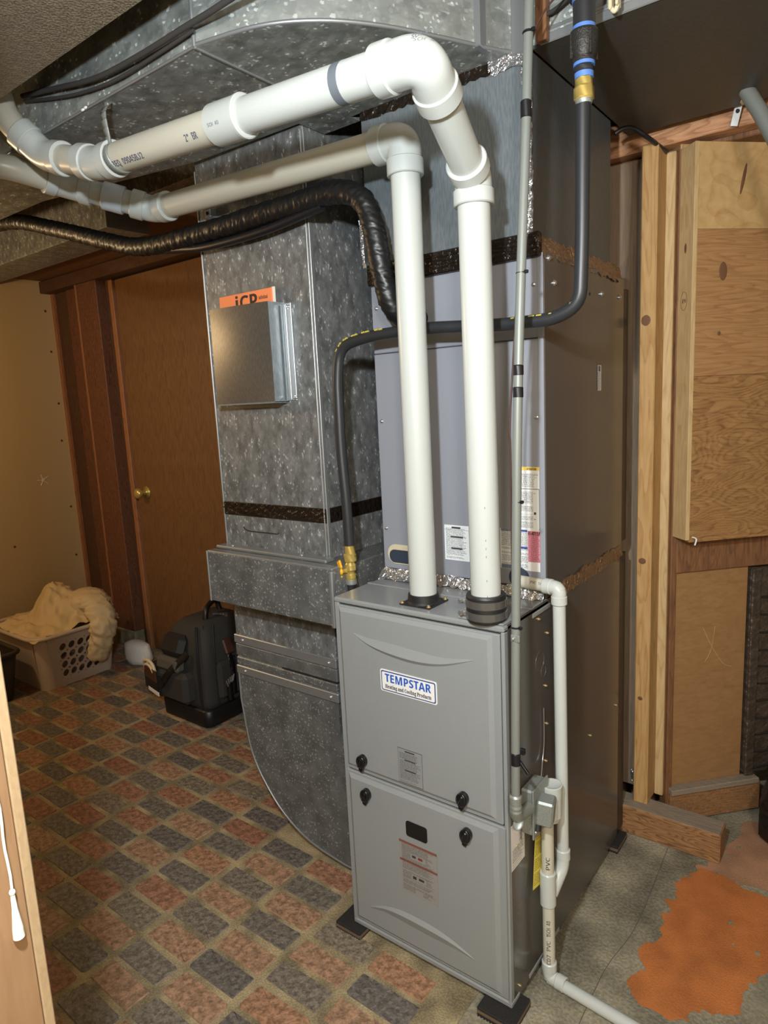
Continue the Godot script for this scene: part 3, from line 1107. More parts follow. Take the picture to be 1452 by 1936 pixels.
func ducts() -> void:
	var st := ST()
	# plenum on top of the coil, faces creased crosswise
	var t := thing("supply_plenum", "bright smooth supply plenum box on top of the coil case, taped at its edges", "plenum", Vector3(-0.23, 1.63, -0.42))
	var x0 := -0.44; var x1 := -0.022; var y0 := 1.63; var y1 := TB; var z0 := -0.665; var z1 := -0.192
	st.set_smooth_group(-1)
	var c := [Vector3(x0, y0, z1), Vector3(x1, y0, z1), Vector3(x1, y1, z1), Vector3(x0, y1, z1)]
	var mid := Vector3((x0 + x1) / 2, (y0 + y1) / 2, z1 + 0.009)
	for k in 4: tri(st, mid, c[k], c[(k + 1) % 4], Vector3.BACK)
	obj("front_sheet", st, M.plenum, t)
	st = ST(); st.set_smooth_group(-1)
	c = [Vector3(x1, y0, z1), Vector3(x1, y0, z0), Vector3(x1, y1, z0), Vector3(x1, y1, z1)]
	mid = Vector3(x1 + 0.007, (y0 + y1) / 2, (z0 + z1) / 2)
	for k in 4: tri(st, mid, c[k], c[(k + 1) % 4], Vector3.RIGHT)
	obj("side_sheet", st, M.plenum_side_shaded, t)
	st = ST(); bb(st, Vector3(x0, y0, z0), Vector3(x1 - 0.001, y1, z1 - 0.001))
	obj("box", st, M.plenum_side_shaded, t)
	st = ST()
	foil_strip(st, Vector3(x1 - 0.016, y0, z1 + 0.0015), Vector3(0, y1 - y0, 0), Vector3(0.02, 0, 0), 3)
	foil_strip(st, Vector3(x1 + 0.0015, y0, z1 - 0.010), Vector3(0, y1 - y0, 0), Vector3(0, 0, 0.012), 4)
	obj("foil_tape", st, M.foil, t)
	st = ST()
	foil_strip(st, Vector3(x0, y1 - 0.022, z1 + 0.003), Vector3(x1 - x0 - 0.08, 0, 0), Vector3(0, 0.024, 0), 6)
	obj("foil_tape", st, M.tape_brown, t)
	st = ST()
	foil_strip(st, Vector3(x1 - 0.085, y1 - 0.026, z1 + 0.004), Vector3(0.089, 0, 0), Vector3(0, 0.03, 0), 7)
	obj("foil_tape", st, M.foil, t)
	# main trunk: straight run to the right, swept elbow to the left
	t = thing("trunk_duct", "flat galvanized trunk duct overhead right of the plenum, its shaded underside coloured dark", "duct", Vector3(0.8, TB, -0.5))
	st = ST(); bb(st, Vector3(-0.02, TB, -0.80), Vector3(1.65, 2.26, -0.2), 0.003)
	obj("duct_body", st, M.trunk_shaded, t)
	st = ST(); bb(st, Vector3(-0.015, TB + 0.004, -0.2), Vector3(1.65, 2.258, -0.1975), 0.0005)
	obj("front_sheet", st, M.galv_flat, t)
	st = ST(); bb(st, Vector3(0.0, TB - 0.001, -0.2), Vector3(1.65, TB + 0.016, -0.195), 0.002)
	bb(st, Vector3(0.0, TB + 0.020, -0.2), Vector3(1.65, TB + 0.026, -0.194), 0.002)
	obj("edge_seam", st, M.seam, t)
	t = thing("swept_duct", "wide galvanized duct sweeping overhead from the plenum to the left", "duct", Vector3(-0.5, TB, 0.0))
	var poly := PackedVector2Array()
	var outer: Array = [Vector2(-0.055, -0.192), Vector2(-0.075, -0.16), Vector2(-0.13, -0.05), Vector2(-0.19, 0.06), Vector2(-0.26, 0.145), Vector2(-0.35, 0.205), Vector2(-0.48, 0.24)]
	var oc: Array = []
	for p in outer: oc.append(Vector3(p.x, 0, p.y))
	oc = spline(oc, 5)
	for p in oc: poly.append(Vector2(p.x, p.z))
	poly.append(Vector2(-3.2, 0.24))
	for q in [Vector2(-3.2, 0.02), Vector2(-1.55, 0.0), Vector2(-0.95, -0.12), Vector2(-0.583, -0.135), Vector2(-0.583, -0.225), Vector2(-0.47, -0.225), Vector2(-0.47, -0.192)]: poly.append(q)
	st = ST()
	var T := Transform3D(Basis(Vector3.RIGHT, Vector3.BACK, Vector3.DOWN), Vector3.ZERO)   # outline x,z ; extruded along -y
	prism(st, poly, -2.26, -TB, T)
	obj("duct_body", st, M.galv_flat, t)
	st = ST()
	var lip: Array = []
	for p in oc: lip.append(Vector3(p.x, TB + 0.004, p.z))
	tube(st, lip, 0.004, 8)
	tube(st, [Vector3(-0.48, TB + 0.002, 0.24), Vector3(-3.2, TB + 0.002, 0.24)], 0.003, 8)
	obj("bottom_lip", st, M.seam, t)
	st = ST()
	bb(st, Vector3(-0.486, TB, 0.238), Vector3(-0.478, 2.26, 0.246), 0.002)
	bb(st, Vector3(-0.485, TB - 0.003, -0.12), Vector3(-0.479, TB + 0.001, 0.243), 0.001)
	bb(st, Vector3(-0.10, TB, -0.2), Vector3(-0.085, 2.26, -0.115), 0.002)
	bb(st, Vector3(-0.056, TB - 0.004, -0.196), Vector3(-0.02, 2.26, -0.186), 0.002)
	obj("seam", st, M.seam, t)
	st = ST()
	for p in [Vector3(-0.86, TB + 0.003, 0.243), Vector3(-0.87, TB + 0.001, 0.244)]:
		ell(st, p, Vector3(0.006, 0.003, 0.003))
	obj("sealant_blob", st, M.white, t)
	# two dark cables draped against its side
	for cc in [[Vector3(-0.1, 2.036, 0.262), Vector3(-0.353, 2.024, 0.262), Vector3(-0.484, 2.023, 0.262), Vector3(-0.635, 2.024, 0.26), Vector3(-0.788, 2.033, 0.258), Vector3(-0.958, 2.064, 0.255), Vector3(-1.1, 2.09, 0.255)], [Vector3(-0.469, 2.018, 0.252), Vector3(-0.583, 2.014, 0.252), Vector3(-0.73, 2.013, 0.252), Vector3(-0.894, 2.034, 0.25), Vector3(-1.1, 2.08, 0.25)]]:
		st = ST()
		tube(st, spline(cc, 6), 0.0055 if cc.size() > 5 else 0.0035, 10)
		tag(obj("cable", st, M.cable), "thicker dark cable draped along the swept duct's side" if cc.size() > 5 else "thinner lower dark cable along the swept duct's side", "cable")
	# return drop
	t = thing("return_drop", "tall galvanized return duct left of the furnace, dark tape near its foot", "duct", Vector3(-0.79, 0.94, -0.38))
	st = ST(); bb(st, Vector3(-1.0, 0.93, -0.61), Vector3(-0.587, 2.1, -0.15), 0.003)
	obj("duct_body", st, M.galv, t)
	st = ST()
	bb(st, Vector3(-0.596, 0.935, -0.152), Vector3(-0.592, 1.99, -0.146), 0.001)
	bb(st, Vector3(-0.589, 0.935, -0.160), Vector3(-0.584, 1.99, -0.148), 0.001)
	bb(st, Vector3(-1.002, 0.935, -0.152), Vector3(-0.997, 1.99, -0.147), 0.001)
	obj("corner_seam", st, M.seam, t)
	st = ST()
	bb(st, Vector3(-1.002, 1.028, -0.612), Vector3(-0.5845, 1.068, -0.1475), 0.002)
	obj("tape_band", st, M.tape_brown, t)
	st = ST()
	foil_strip(st, Vector3(-1.0, 1.05, -0.1468), Vector3(0.41, -0.008, 0), Vector3(0, 0.014, 0), 12)
	obj("tape_crease", st, M.tape_brown, t)
	st = ST()
	tube(st, spline([Vector3(-0.92, 0.995, -0.1495), Vector3(-0.90, 0.985, -0.149), Vector3(-0.82, 0.985, -0.149), Vector3(-0.78, 0.985, -0.149), Vector3(-0.775, 0.99, -0.1495)], 4), 0.0015, 6)
	obj("scratch_slot", st, M.groove, t)
	st = ST()
	for y in [1.865, 1.80]:
		bb(st, Vector3(-0.947, y - 0.011, -0.152), Vector3(-0.923, y + 0.011, -0.128), 0.002)
	obj("clip", st, M.zinc, t)
	st = ST()
	for y in [1.865, 1.80]:
		ell(st, Vector3(-0.935, y, -0.127), Vector3(0.004, 0.005, 0.003))
	obj("clip_hole", st, M.groove, t)
	# return trunk joining from the left
	t = thing("return_duct_run", "warm-lit galvanized trunk running left from the tall return duct under the ceiling", "duct", Vector3(-2.0, 1.93, -0.3))
	st = ST(); bb(st, Vector3(-1.84, 2.105, -0.58), Vector3(-1.001, 2.31, -0.402), 0.003)
	obj("duct_body", st, M.galv, t)
	st = ST(); bb(st, Vector3(-3.37, 2.048, -0.58), Vector3(-1.855, 2.31, -0.40), 0.003)
	obj("duct_body", st, M.galv, t)
	st = ST(); bb(st, Vector3(-1.862, 2.045, -0.582), Vector3(-1.85, 2.31, -0.396), 0.002)
	obj("joint_seam", st, M.seam, t)
	# filter cabinet round the foot of the drop
	t = thing("filter_cabinet", "speckled galvanized filter box that sticks out below the tall return duct", "filter cabinet", Vector3(-0.74, 0.79, -0.33))
	st = ST(); bb(st, Vector3(-0.985, 0.79, -0.62), Vector3(-0.50, 0.932, -0.063), 0.003)
	obj("cabinet_body", st, M.galv_fine, t)
	st = ST()
	bb(st, Vector3(-0.985, 0.787, -0.064), Vector3(-0.497, 0.934, -0.0585), 0.002)
	obj("door", st, M.galv_fine, t)
	st = ST()
	bb(st, Vector3(-0.508, 0.783, -0.068), Vector3(-0.496, 0.93, -0.054), 0.003)
	bb(st, Vector3(-0.986, 0.785, -0.066), Vector3(-0.98, 0.936, -0.056), 0.002)
	bb(st, Vector3(-0.985, 0.93, -0.09), Vector3(-0.50, 0.937, -0.06), 0.002)
	bb(st, Vector3(-1.0, 0.932, -0.14), Vector3(-0.56, 0.942, -0.105), 0.003)
	obj("edge_flange", st, M.seam, t)
	st = ST()
	for x in [-0.94, -0.66]: screw(st, Vector3(x, 0.942, -0.12), Vector3(0, 1, 0.3), 0.004)
	obj("screw", st, M.zinc, t)
	# boot and elbow into the furnace side
	t = thing("return_boot", "dark galvanized elbow duct curving from the filter box down into the furnace side", "duct", Vector3(-0.75, 0.02, -0.38))
	st = ST(); bb(st, Vector3(-1.0, 0.55, -0.61), Vector3(-0.588, 0.79, -0.15), 0.003)
	obj("upper_collar", st, M.galv, t)
	st = ST()
	var arc: Array = []
	for p in [Vector2(-1.0, 0.44), Vector2(-0.968, 0.26), Vector2(-0.885, 0.135), Vector2(-0.795, 0.067), Vector2(-0.71, 0.037), Vector2(-0.60, 0.022)]: arc.append(Vector3(p.x, p.y, 0))
	arc = spline(arc, 6)
	var pl := PackedVector2Array([Vector2(-0.59, 0.55), Vector2(-1.0, 0.55)])
	for p in arc: pl.append(Vector2(p.x, p.y))
	pl.append(Vector2(-0.447, 0.018)); pl.append(Vector2(-0.447, 0.40)); pl.append(Vector2(-0.57, 0.40)); pl.append(Vector2(-0.59, 0.42))
	prism(st, pl, -0.61, -0.151)
	obj("elbow_body", st, M.galv_fine, t)
	st = ST()
	var hp: Array = [Vector3(-1.0, 0.55, -0.150)]
	for p in arc: hp.append(Vector3(p.x, p.y, -0.150))
	hp.append(Vector3(-0.45, 0.02, -0.150))
	tube(st, hp, 0.003, 8)
	bb(st, Vector3(-0.575, 0.398, -0.3), Vector3(-0.447, 0.404, -0.14), 0.001)
	obj("heel_seam", st, M.seam, t)
	st = ST()
	for y in [[0.625, 0.652], [0.525, 0.552]]:
		bb(st, Vector3(-1.004, y[0], -0.612), Vector3(-0.584, y[1], -0.145), 0.002)
	obj("drive_slip", st, M.seam, t)
	st = ST()
	bb(st, Vector3(-1.002, 0.585, -0.612), Vector3(-0.586, 0.622, -0.1475), 0.002)
	bb(st, Vector3(-1.001, 0.556, -0.612), Vector3(-0.587, 0.58, -0.146), 0.003)
	obj("drive_slip", st, M.galv_fine, t)
	st = ST()
	bb(st, Vector3(-0.8, 0.5815, -0.5), Vector3(-0.586, 0.5845, -0.1465), 0.0)
	obj("gap", st, M.groove, t)
	st = ST()
	for y in [0.638, 0.538]:
		for x in [-0.965, -0.612]: screw(st, Vector3(x, y, -0.145), Vector3.BACK, 0.004)
	obj("screw", st, M.zinc, t)
	# literature pouch on the drop, with booklet
	t = thing("literature_pouch", "brownish reflective sheet-metal pouch screwed to the tall return duct", "pouch", Vector3(-0.79, 1.35, -0.12))
	st = ST()
	var n := 16
	st.set_smooth_group(0)
	for i in n:
		for j in n:
			var q: Array = []
			for k in [[0, 0], [1, 0], [1, 1], [0, 1]]:
				var a := float(i + k[0]) / n
				var b := float(j + k[1]) / n
				var bul := 0.010 * sin(PI * a) * sin(PI * minf(b * 0.8, 1.0))
				q.append(Vector3(lerpf(-0.925, -0.695, a), lerpf(1.352, 1.607 - 0.004 * a, b), -0.098 + bul))
			quad(st, q[0], q[1], q[2], q[3], Vector3.BACK)
	obj("front_sheet", st, M.pouch, t)
	st = ST()
	bb(st, Vector3(-0.926, 1.35, -0.150), Vector3(-0.923, 1.607, -0.098))
	bb(st, Vector3(-0.925, 1.348, -0.150), Vector3(-0.694, 1.352, -0.098))
	bb(st, Vector3(-0.697, 1.35, -0.150), Vector3(-0.694, 1.603, -0.098))
	bb(st, Vector3(-0.912, 1.338, -0.1505), Vector3(-0.70, 1.35, -0.147))
	obj("side_sheet", st, M.plenum, t)
	st = ST()
	bb(st, Vector3(-0.694, 1.352, -0.1505), Vector3(-0.664, 1.60, -0.147), 0.001)
	bb(st, Vector3(-0.684, 1.355, -0.148), Vector3(-0.678, 1.597, -0.142), 0.001)
	obj("flange", st, M.seam, t)
	st = ST()
	screw(st, Vector3(-0.673, 1.59, -0.147), Vector3.BACK, 0.004)
	screw(st, Vector3(-0.668, 1.36, -0.147), Vector3.BACK, 0.004)
	obj("screw", st, M.zinc, t)
	t = thing("booklet", "orange booklet standing in the sheet-metal pouch", "booklet", Vector3(-0.81, 1.37, -0.13))
	st = ST(); bb(st, Vector3(-0.918, 1.37, -0.136), Vector3(-0.712, 1.642, -0.130), 0.0005)
	obj("cover", st, M.orange, t)
	st = ST(); bb(st, Vector3(-0.715, 1.37, -0.139), Vector3(-0.706, 1.644, -0.134), 0.0005)
	obj("pages", st, M.paper, t)
	text("logo", "iCP", "Droid Sans", 0.036, Vector3(-0.81, 1.616, -0.1295), Vector3.RIGHT, Vector3.UP, M.booklet_ink, t, 0.0005, 0.085, true)
	text("lettering", "individual", "Droid Serif", 0.009, Vector3(-0.744, 1.622, -0.1295), Vector3.RIGHT, Vector3.UP, M.booklet_ink, t, 0.0004, 0.034)
	# foil tape tail beside the suction hose
	t = thing("foil_tail", "torn strip of crinkled foil tape beside the black hose", "tape", Vector3(-0.455, 1.64, -0.19))
	st = ST()
	foil_strip(st, Vector3(-0.452, 1.655, -0.185), Vector3(-0.006, 0.11, 0), Vector3(0.010, 0, 0), 21)
	obj("strip", st, M.foil, t)

# a crumpled ribbon: long edge, width, seeded ripples along its normal
func foil_strip(st: SurfaceTool, at: Vector3, along: Vector3, across: Vector3, sd: int) -> void:
	var r := RandomNumberGenerator.new()
	r.seed = sd
	var n := maxi(6, int(along.length() / 0.012))
	var m := maxi(2, int(across.length() / 0.010))
	var nr := along.cross(across).normalized()
	var P: Array = []
	for i in n + 1:
		var row: Array = []
		for j in m + 1:
			var w := r.randf_range(-0.0022, 0.0022)
			var s := r.randf_range(-0.14, 0.14)
			row.append(at + along * float(i) / n + across * clampf(float(j) / m + (s if j == 0 or j == m else s * 0.4), -0.2, 1.2) + nr * w)
		P.append(row)
	st.set_smooth_group(-1)
	for i in n:
		for j in m:
			quad(st, P[i][j], P[i + 1][j], P[i + 1][j + 1], P[i][j + 1], Vector3(0.3, 0.4, 1))

# ---------------------------------------------------------------- furnace
func pillow(st: SurfaceTool, x0: float, x1: float, y0: float, y1: float, z: float, rise: float, bev: float) -> void:
	# a raised field with sloping borders
	st.set_smooth_group(-1)
	var a := [Vector3(x0, y0, z), Vector3(x1, y0, z), Vector3(x1, y1, z), Vector3(x0, y1, z)]
	var b := [Vector3(x0 + bev, y0 + bev, z + rise), Vector3(x1 - bev, y0 + bev, z + rise), Vector3(x1 - bev, y1 - bev, z + rise), Vector3(x0 + bev, y1 - bev, z + rise)]
	quad(st, b[0], b[1], b[2], b[3], Vector3.BACK)
	for k in 4:
		quad(st, a[k], a[(k + 1) % 4], b[(k + 1) % 4], b[k], Vector3(0, 0, 1) + (a[k] + a[(k + 1) % 4] - a[0] - a[2]) )

func crescent(st: SurfaceTool, pts: Array, wide: float, z: float, rise: float, sharp_low: bool) -> void:
	var p := spline(pts, 6)
	st.set_smooth_group(-1)
	var n := p.size()
	for i in n - 1:
		var f0 := sin(PI * float(i) / (n - 1))
		var f1 := sin(PI * float(i + 1) / (n - 1))
		var s := 1.0 if sharp_low else -1.0
		var a: Vector3 = p[i] + Vector3(0, 0, z)
		var b: Vector3 = p[i + 1] + Vector3(0, 0, z)
		var a1 := a + Vector3(0, s * wide * f0, rise * f0)
		var b1 := b + Vector3(0, s * wide * f1, rise * f1)
		var a2 := a + Vector3(0, s * wide * f0 * 3.2, 0.0)
		var b2 := b + Vector3(0, s * wide * f1 * 3.2, 0.0)
		quad(st, a, b, b1, a1, Vector3(0, -s, 0.6))
		quad(st, a1, b1, b2, a2, Vector3(0, s * 0.3, 1))

func latch(t: Node, x: float, y: float) -> void:
	var st := ST()
	var T := Transform3D(Basis(Vector3.BACK, -0.25), Vector3(x, y, 0))
	var sh := PackedVector2Array()
	for k in 20:
		var a := TAU * k / 20
		sh.append(Vector2(cos(a) * 0.0135, sin(a) * 0.017))
	prism(st, sh, 0.004, 0.016, T)
	ell(st, Vector3(x, y, 0.016), Vector3(0.0125, 0.016, 0.004))
	var tab := PackedVector2Array([Vector2(-0.008, -0.012), Vector2(0.008, -0.012), Vector2(0.006, -0.027), Vector2(-0.003, -0.027)])
	prism(st, tab, 0.004, 0.012, T)
	box(st, Vector3(x, y, 0.019), Vector3(0.006, 0.026, 0.006), 0.002, Basis(Vector3.BACK, -0.4))
	lbl(obj("latch_knob", st, M.black_gloss, t), "black quarter-turn knob")

func furnace() -> void:
	var t := thing("furnace", "grey upright gas furnace with two doors standing on dark pads", "furnace", Vector3(-0.2225, 0.022, -0.35))
	var st := ST()
	bb(st, Vector3(-0.445, 0.022, -0.70), Vector3(0, 0.8895, -0.014), 0.003)
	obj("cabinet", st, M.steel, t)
	st = ST()
	bb(st, Vector3(-0.445, 0.877, -0.215), Vector3(-0.0, 0.8905, 0.002), 0.004)
	obj("top_plate", st, M.paint_top, t)
	st = ST()
	bb(st, Vector3(-0.445, 0.889, -0.142), Vector3(-0.0, 0.892, -0.128), 0.001)
	obj("top_seam", st, M.paint_top, t)
	st = ST()
	bb(st, Vector3(-0.445, 0.022, -0.016), Vector3(-0.432, 0.878, -0.001), 0.002)
	bb(st, Vector3(-0.0085, 0.022, -0.016), Vector3(0.0, 0.878, -0.0005), 0.002)
	bb(st, Vector3(-0.445, 0.022, -0.02), Vector3(0.0, 0.0365, 0.0), 0.003)
	obj("frame", st, M.paint, t)
	st = ST()
	bb(st, Vector3(-0.443, 0.037, -0.018), Vector3(-0.001, 0.880, -0.008))
	obj("shadow_gap", st, M.groove, t)
	st = ST(); bb(st, Vector3(-0.43, 0.03, -0.752), Vector3(-0.001, 0.885, -0.6995), 0.001)  # black strip added to darken the gap behind the furnace
	lbl(obj("rear_shade_strip", st, M.tape, t), "added black strip standing in for the shaded gap at the rear edge")
	# upper door
	st = ST()
	bb(st, Vector3(-0.4435, 0.4575, -0.014), Vector3(-0.0105, 0.8725, -0.0005), 0.002)
	pillow(st, -0.431, -0.026, 0.466, 0.868, -0.0006, 0.006, 0.009)
	crescent(st, [Vector3(-0.388, 0.812, 0), Vector3(-0.341, 0.789, 0), Vector3(-0.281, 0.776, 0), Vector3(-0.209, 0.772, 0), Vector3(-0.141, 0.782, 0), Vector3(-0.062, 0.811, 0)], 0.010, 0.0054, 0.0075, true)
	var d := obj("upper_door", st, M.paint, t)
	# lower door
	st = ST()
	bb(st, Vector3(-0.4435, 0.0395, -0.014), Vector3(-0.0015, 0.4525, -0.0005), 0.002)
	pillow(st, -0.431, -0.022, 0.046, 0.446, -0.0006, 0.006, 0.010)
	crescent(st, [Vector3(-0.388, 0.097, 0), Vector3(-0.33, 0.124, 0), Vector3(-0.27, 0.135, 0), Vector3(-0.196, 0.134, 0), Vector3(-0.14, 0.124, 0), Vector3(-0.082, 0.104, 0)], 0.010, 0.0054, 0.0065, false)
	var dl := obj("lower_door", st, M.paint, t)
	# badge
	st = ST()
	var bc := Vector2(-0.2345, 0.716)
	prism(st, shift(rrect(0.152, 0.0525, 0.005), bc), 0.0052, 0.0068)
	var bd := obj("badge", st, M.white, d)
	st = ST()
	prism(st, shift(rrect(0.146, 0.047, 0.004), bc), 0.0068, 0.0072)
	obj("badge_border", st, M.navy, d)
	st = ST()
	prism(st, shift(rrect(0.141, 0.042, 0.003), bc), 0.0072, 0.0076)
	obj("badge_field", st, M.white, d)
	text("badge_lettering", "TEMPSTAR", "Droid Sans", 0.019, Vector3(bc.x, bc.y + 0.0075, 0.0078), Vector3.RIGHT, Vector3.UP, M.logo_blue, d, 0.0008, 0.124, true)
	text("badge_lettering", "Heating and Cooling Products", "Droid Serif", 0.0088, Vector3(bc.x, bc.y - 0.0125, 0.0078), Vector3.RIGHT, Vector3.UP, M.ink, d, 0.0006, 0.124, true)
	# printed notices
	var ink := rgb(52, 52, 54)
	card("notice", Vector3(-0.272, 0.561, 0.0056), Vector3(0.067, 0, 0), Vector3(0, -0.085, 0), label_mat(128, 160, rgb(134, 136, 136), ink, 3, [[0, 0.0, 1, 0.015, ink], [0, 0.985, 1, 0.015, ink], [0, 0, 0.015, 1, ink], [0.985, 0, 0.015, 1, ink], [0.05, 0.03, 0.9, 0.09, rgb(134, 136, 136)], [0.3, 0.05, 0.4, 0.04, ink], [0.28, 0.30, 0.46, 0.035, ink], [0.28, 0.60, 0.46, 0.035, ink]]), d, 0.0004)
	card("notice", Vector3(-0.281, 0.327, 0.0056), Vector3(0.105, 0, 0), Vector3(0, -0.134, 0), label_mat(200, 256, rgb(140, 136, 132), ink, 5, [[0, 0.0, 1, 0.05, rgb(120, 74, 64)], [0.0, 0.36, 1, 0.045, rgb(118, 70, 62)], [0.3, 0.2, 0.4, 0.1, rgb(140, 136, 132)], [0.34, 0.22, 0.1, 0.05, ink], [0.5, 0.22, 0.12, 0.05, rgb(120, 50, 44)], [0.3, 0.6, 0.4, 0.1, rgb(140, 136, 132)], [0.34, 0.62, 0.1, 0.06, ink], [0.5, 0.62, 0.14, 0.05, ink], [0.4, 0.88, 0.2, 0.12, rgb(140, 136, 132)]]), dl, 0.0004)
	st = ST()
	prism(st, shift(rrect(0.058, 0.038, 0.006), Vector2(-0.229, 0.3635)), 0.0052, 0.0075)
	obj("sight_glass", st, M.black_gloss, dl)
	latch(t, -0.378, 0.494); latch(t, -0.101, 0.492)
	latch(t, -0.372, 0.408); latch(t, -0.095, 0.409)
	# right side: screws, knockouts, label
	st = ST()
	for p in [[0.815, -0.204], [0.695, -0.193], [0.603, -0.197], [0.45, -0.47], [0.45, -0.675], [0.86, -0.16], [0.05, -0.04], [0.395, -0.035], [0.515, -0.19]]:
		screw(st, Vector3(0.0, p[0], p[1]), Vector3.RIGHT, 0.0026)
	obj("screw", st, M.gold_zinc, t)
	for k in [[0.762, -0.165, 0.022], [0.733, -0.183, 0.013]]:
		st = ST()
		var ring: Array = []
		for i in 21: ring.append(Vector3(0.0003, k[0] + sin(TAU * i / 20) * k[2], k[1] + cos(TAU * i / 20) * k[2]))
		tube(st, ring, 0.0009, 6, [], false)
		obj("knockout", st, M.steel, t)
	st = ST()
	bb(st, Vector3(-0.001, 0.870, -0.22), Vector3(0.002, 0.880, -0.13), 0.001)
	bb(st, Vector3(-0.001, 0.026, -0.26), Vector3(0.0015, 0.036, -0.09), 0.001)
	bb(st, Vector3(-0.001, 0.024, -0.04), Vector3(0.0015, 0.034, 0.0), 0.001)
	obj("side_flange", st, M.paint, t)
	card("rating_label", Vector3(0.0008, 0.452, -0.012), Vector3(0, 0, -0.062), Vector3(0, -0.105, 0), label_mat(110, 180, rgb(216, 212, 206), ink, 9, [[0.05, 0.05, 0.55, 0.5, rgb(216, 212, 206)], [0.70, 0.02, 0.04, 0.5, ink], [0.78, 0.02, 0.03, 0.55, ink]]), t, 0.0005)
	# flanges on the top
	st = ST()
	bb(st, Vector3(-0.269, 0.8905, -0.10), Vector3(-0.187, 0.8945, -0.02), 0.002)
	lathe(st, Vector3(-0.228, 0.893, -0.059), Vector3.UP, [Vector2(0.040, 0), Vector2(0.0355, 0.006), Vector2(0.034, 0.020), Vector2(0.0305, 0.021)], 32)
	obj("vent_flange", st, M.rubber, t)
	st = ST()
	for p in [[-0.263, -0.026], [-0.193, -0.026], [-0.193, -0.094], [-0.263, -0.094]]: screw(st, Vector3(p[0], 0.8945, p[1]), Vector3.UP, 0.0035)
	for p in [[-0.105, -0.018], [-0.014, -0.014]]: screw(st, Vector3(p[0], 0.8935, p[1]), Vector3.UP, 0.0035)
	obj("flange_screw", st, M.gold_zinc, t)
	st = ST()
	bb(st, Vector3(-0.108, 0.8905, -0.10), Vector3(-0.003, 0.8945, -0.004), 0.002)
	obj("vent_flange", st, M.paint_top, t)
	# insulation pads under the corners
	var labs := ["dark rubber pad under the furnace's front left corner", "dark rubber pad under the furnace's front right corner", "dark rubber pad under the furnace's back right corner"]
	var at := [[-0.487, 0.024, 0.08, 0.085], [-0.066, 0.036, 0.088, 0.085], [-0.07, -0.648, 0.088, 0.085]]
	for k in 3:
		var p := thing("isolation_pad", labs[k], "pad", Vector3(at[k][0] + at[k][2] / 2, 0, at[k][1] - at[k][3] / 2), "pads under the furnace")
		st = ST()
		bb(st, Vector3(at[k][0], 0.014, at[k][1] - at[k][3]), Vector3(at[k][0] + at[k][2], 0.0215, at[k][1]), 0.002)
		obj("ribbed_top", st, M.pad, p)
		st = ST()
		bb(st, Vector3(at[k][0], 0.006, at[k][1] - at[k][3]), Vector3(at[k][0] + at[k][2], 0.014, at[k][1] - 0.001))
		obj("cork_core", st, M.pad_cork, p)
		st = ST()
		bb(st, Vector3(at[k][0], 0.0, at[k][1] - at[k][3]), Vector3(at[k][0] + at[k][2], 0.006, at[k][1]), 0.001)
		for i in 12: bb(st, Vector3(at[k][0] + 0.002 + i * at[k][2] / 12.0, 0.0, at[k][1] - 0.001), Vector3(at[k][0] + 0.005 + i * at[k][2] / 12.0, 0.006, at[k][1] + 0.0015))
		obj("ribbed_foot", st, M.pad, p)

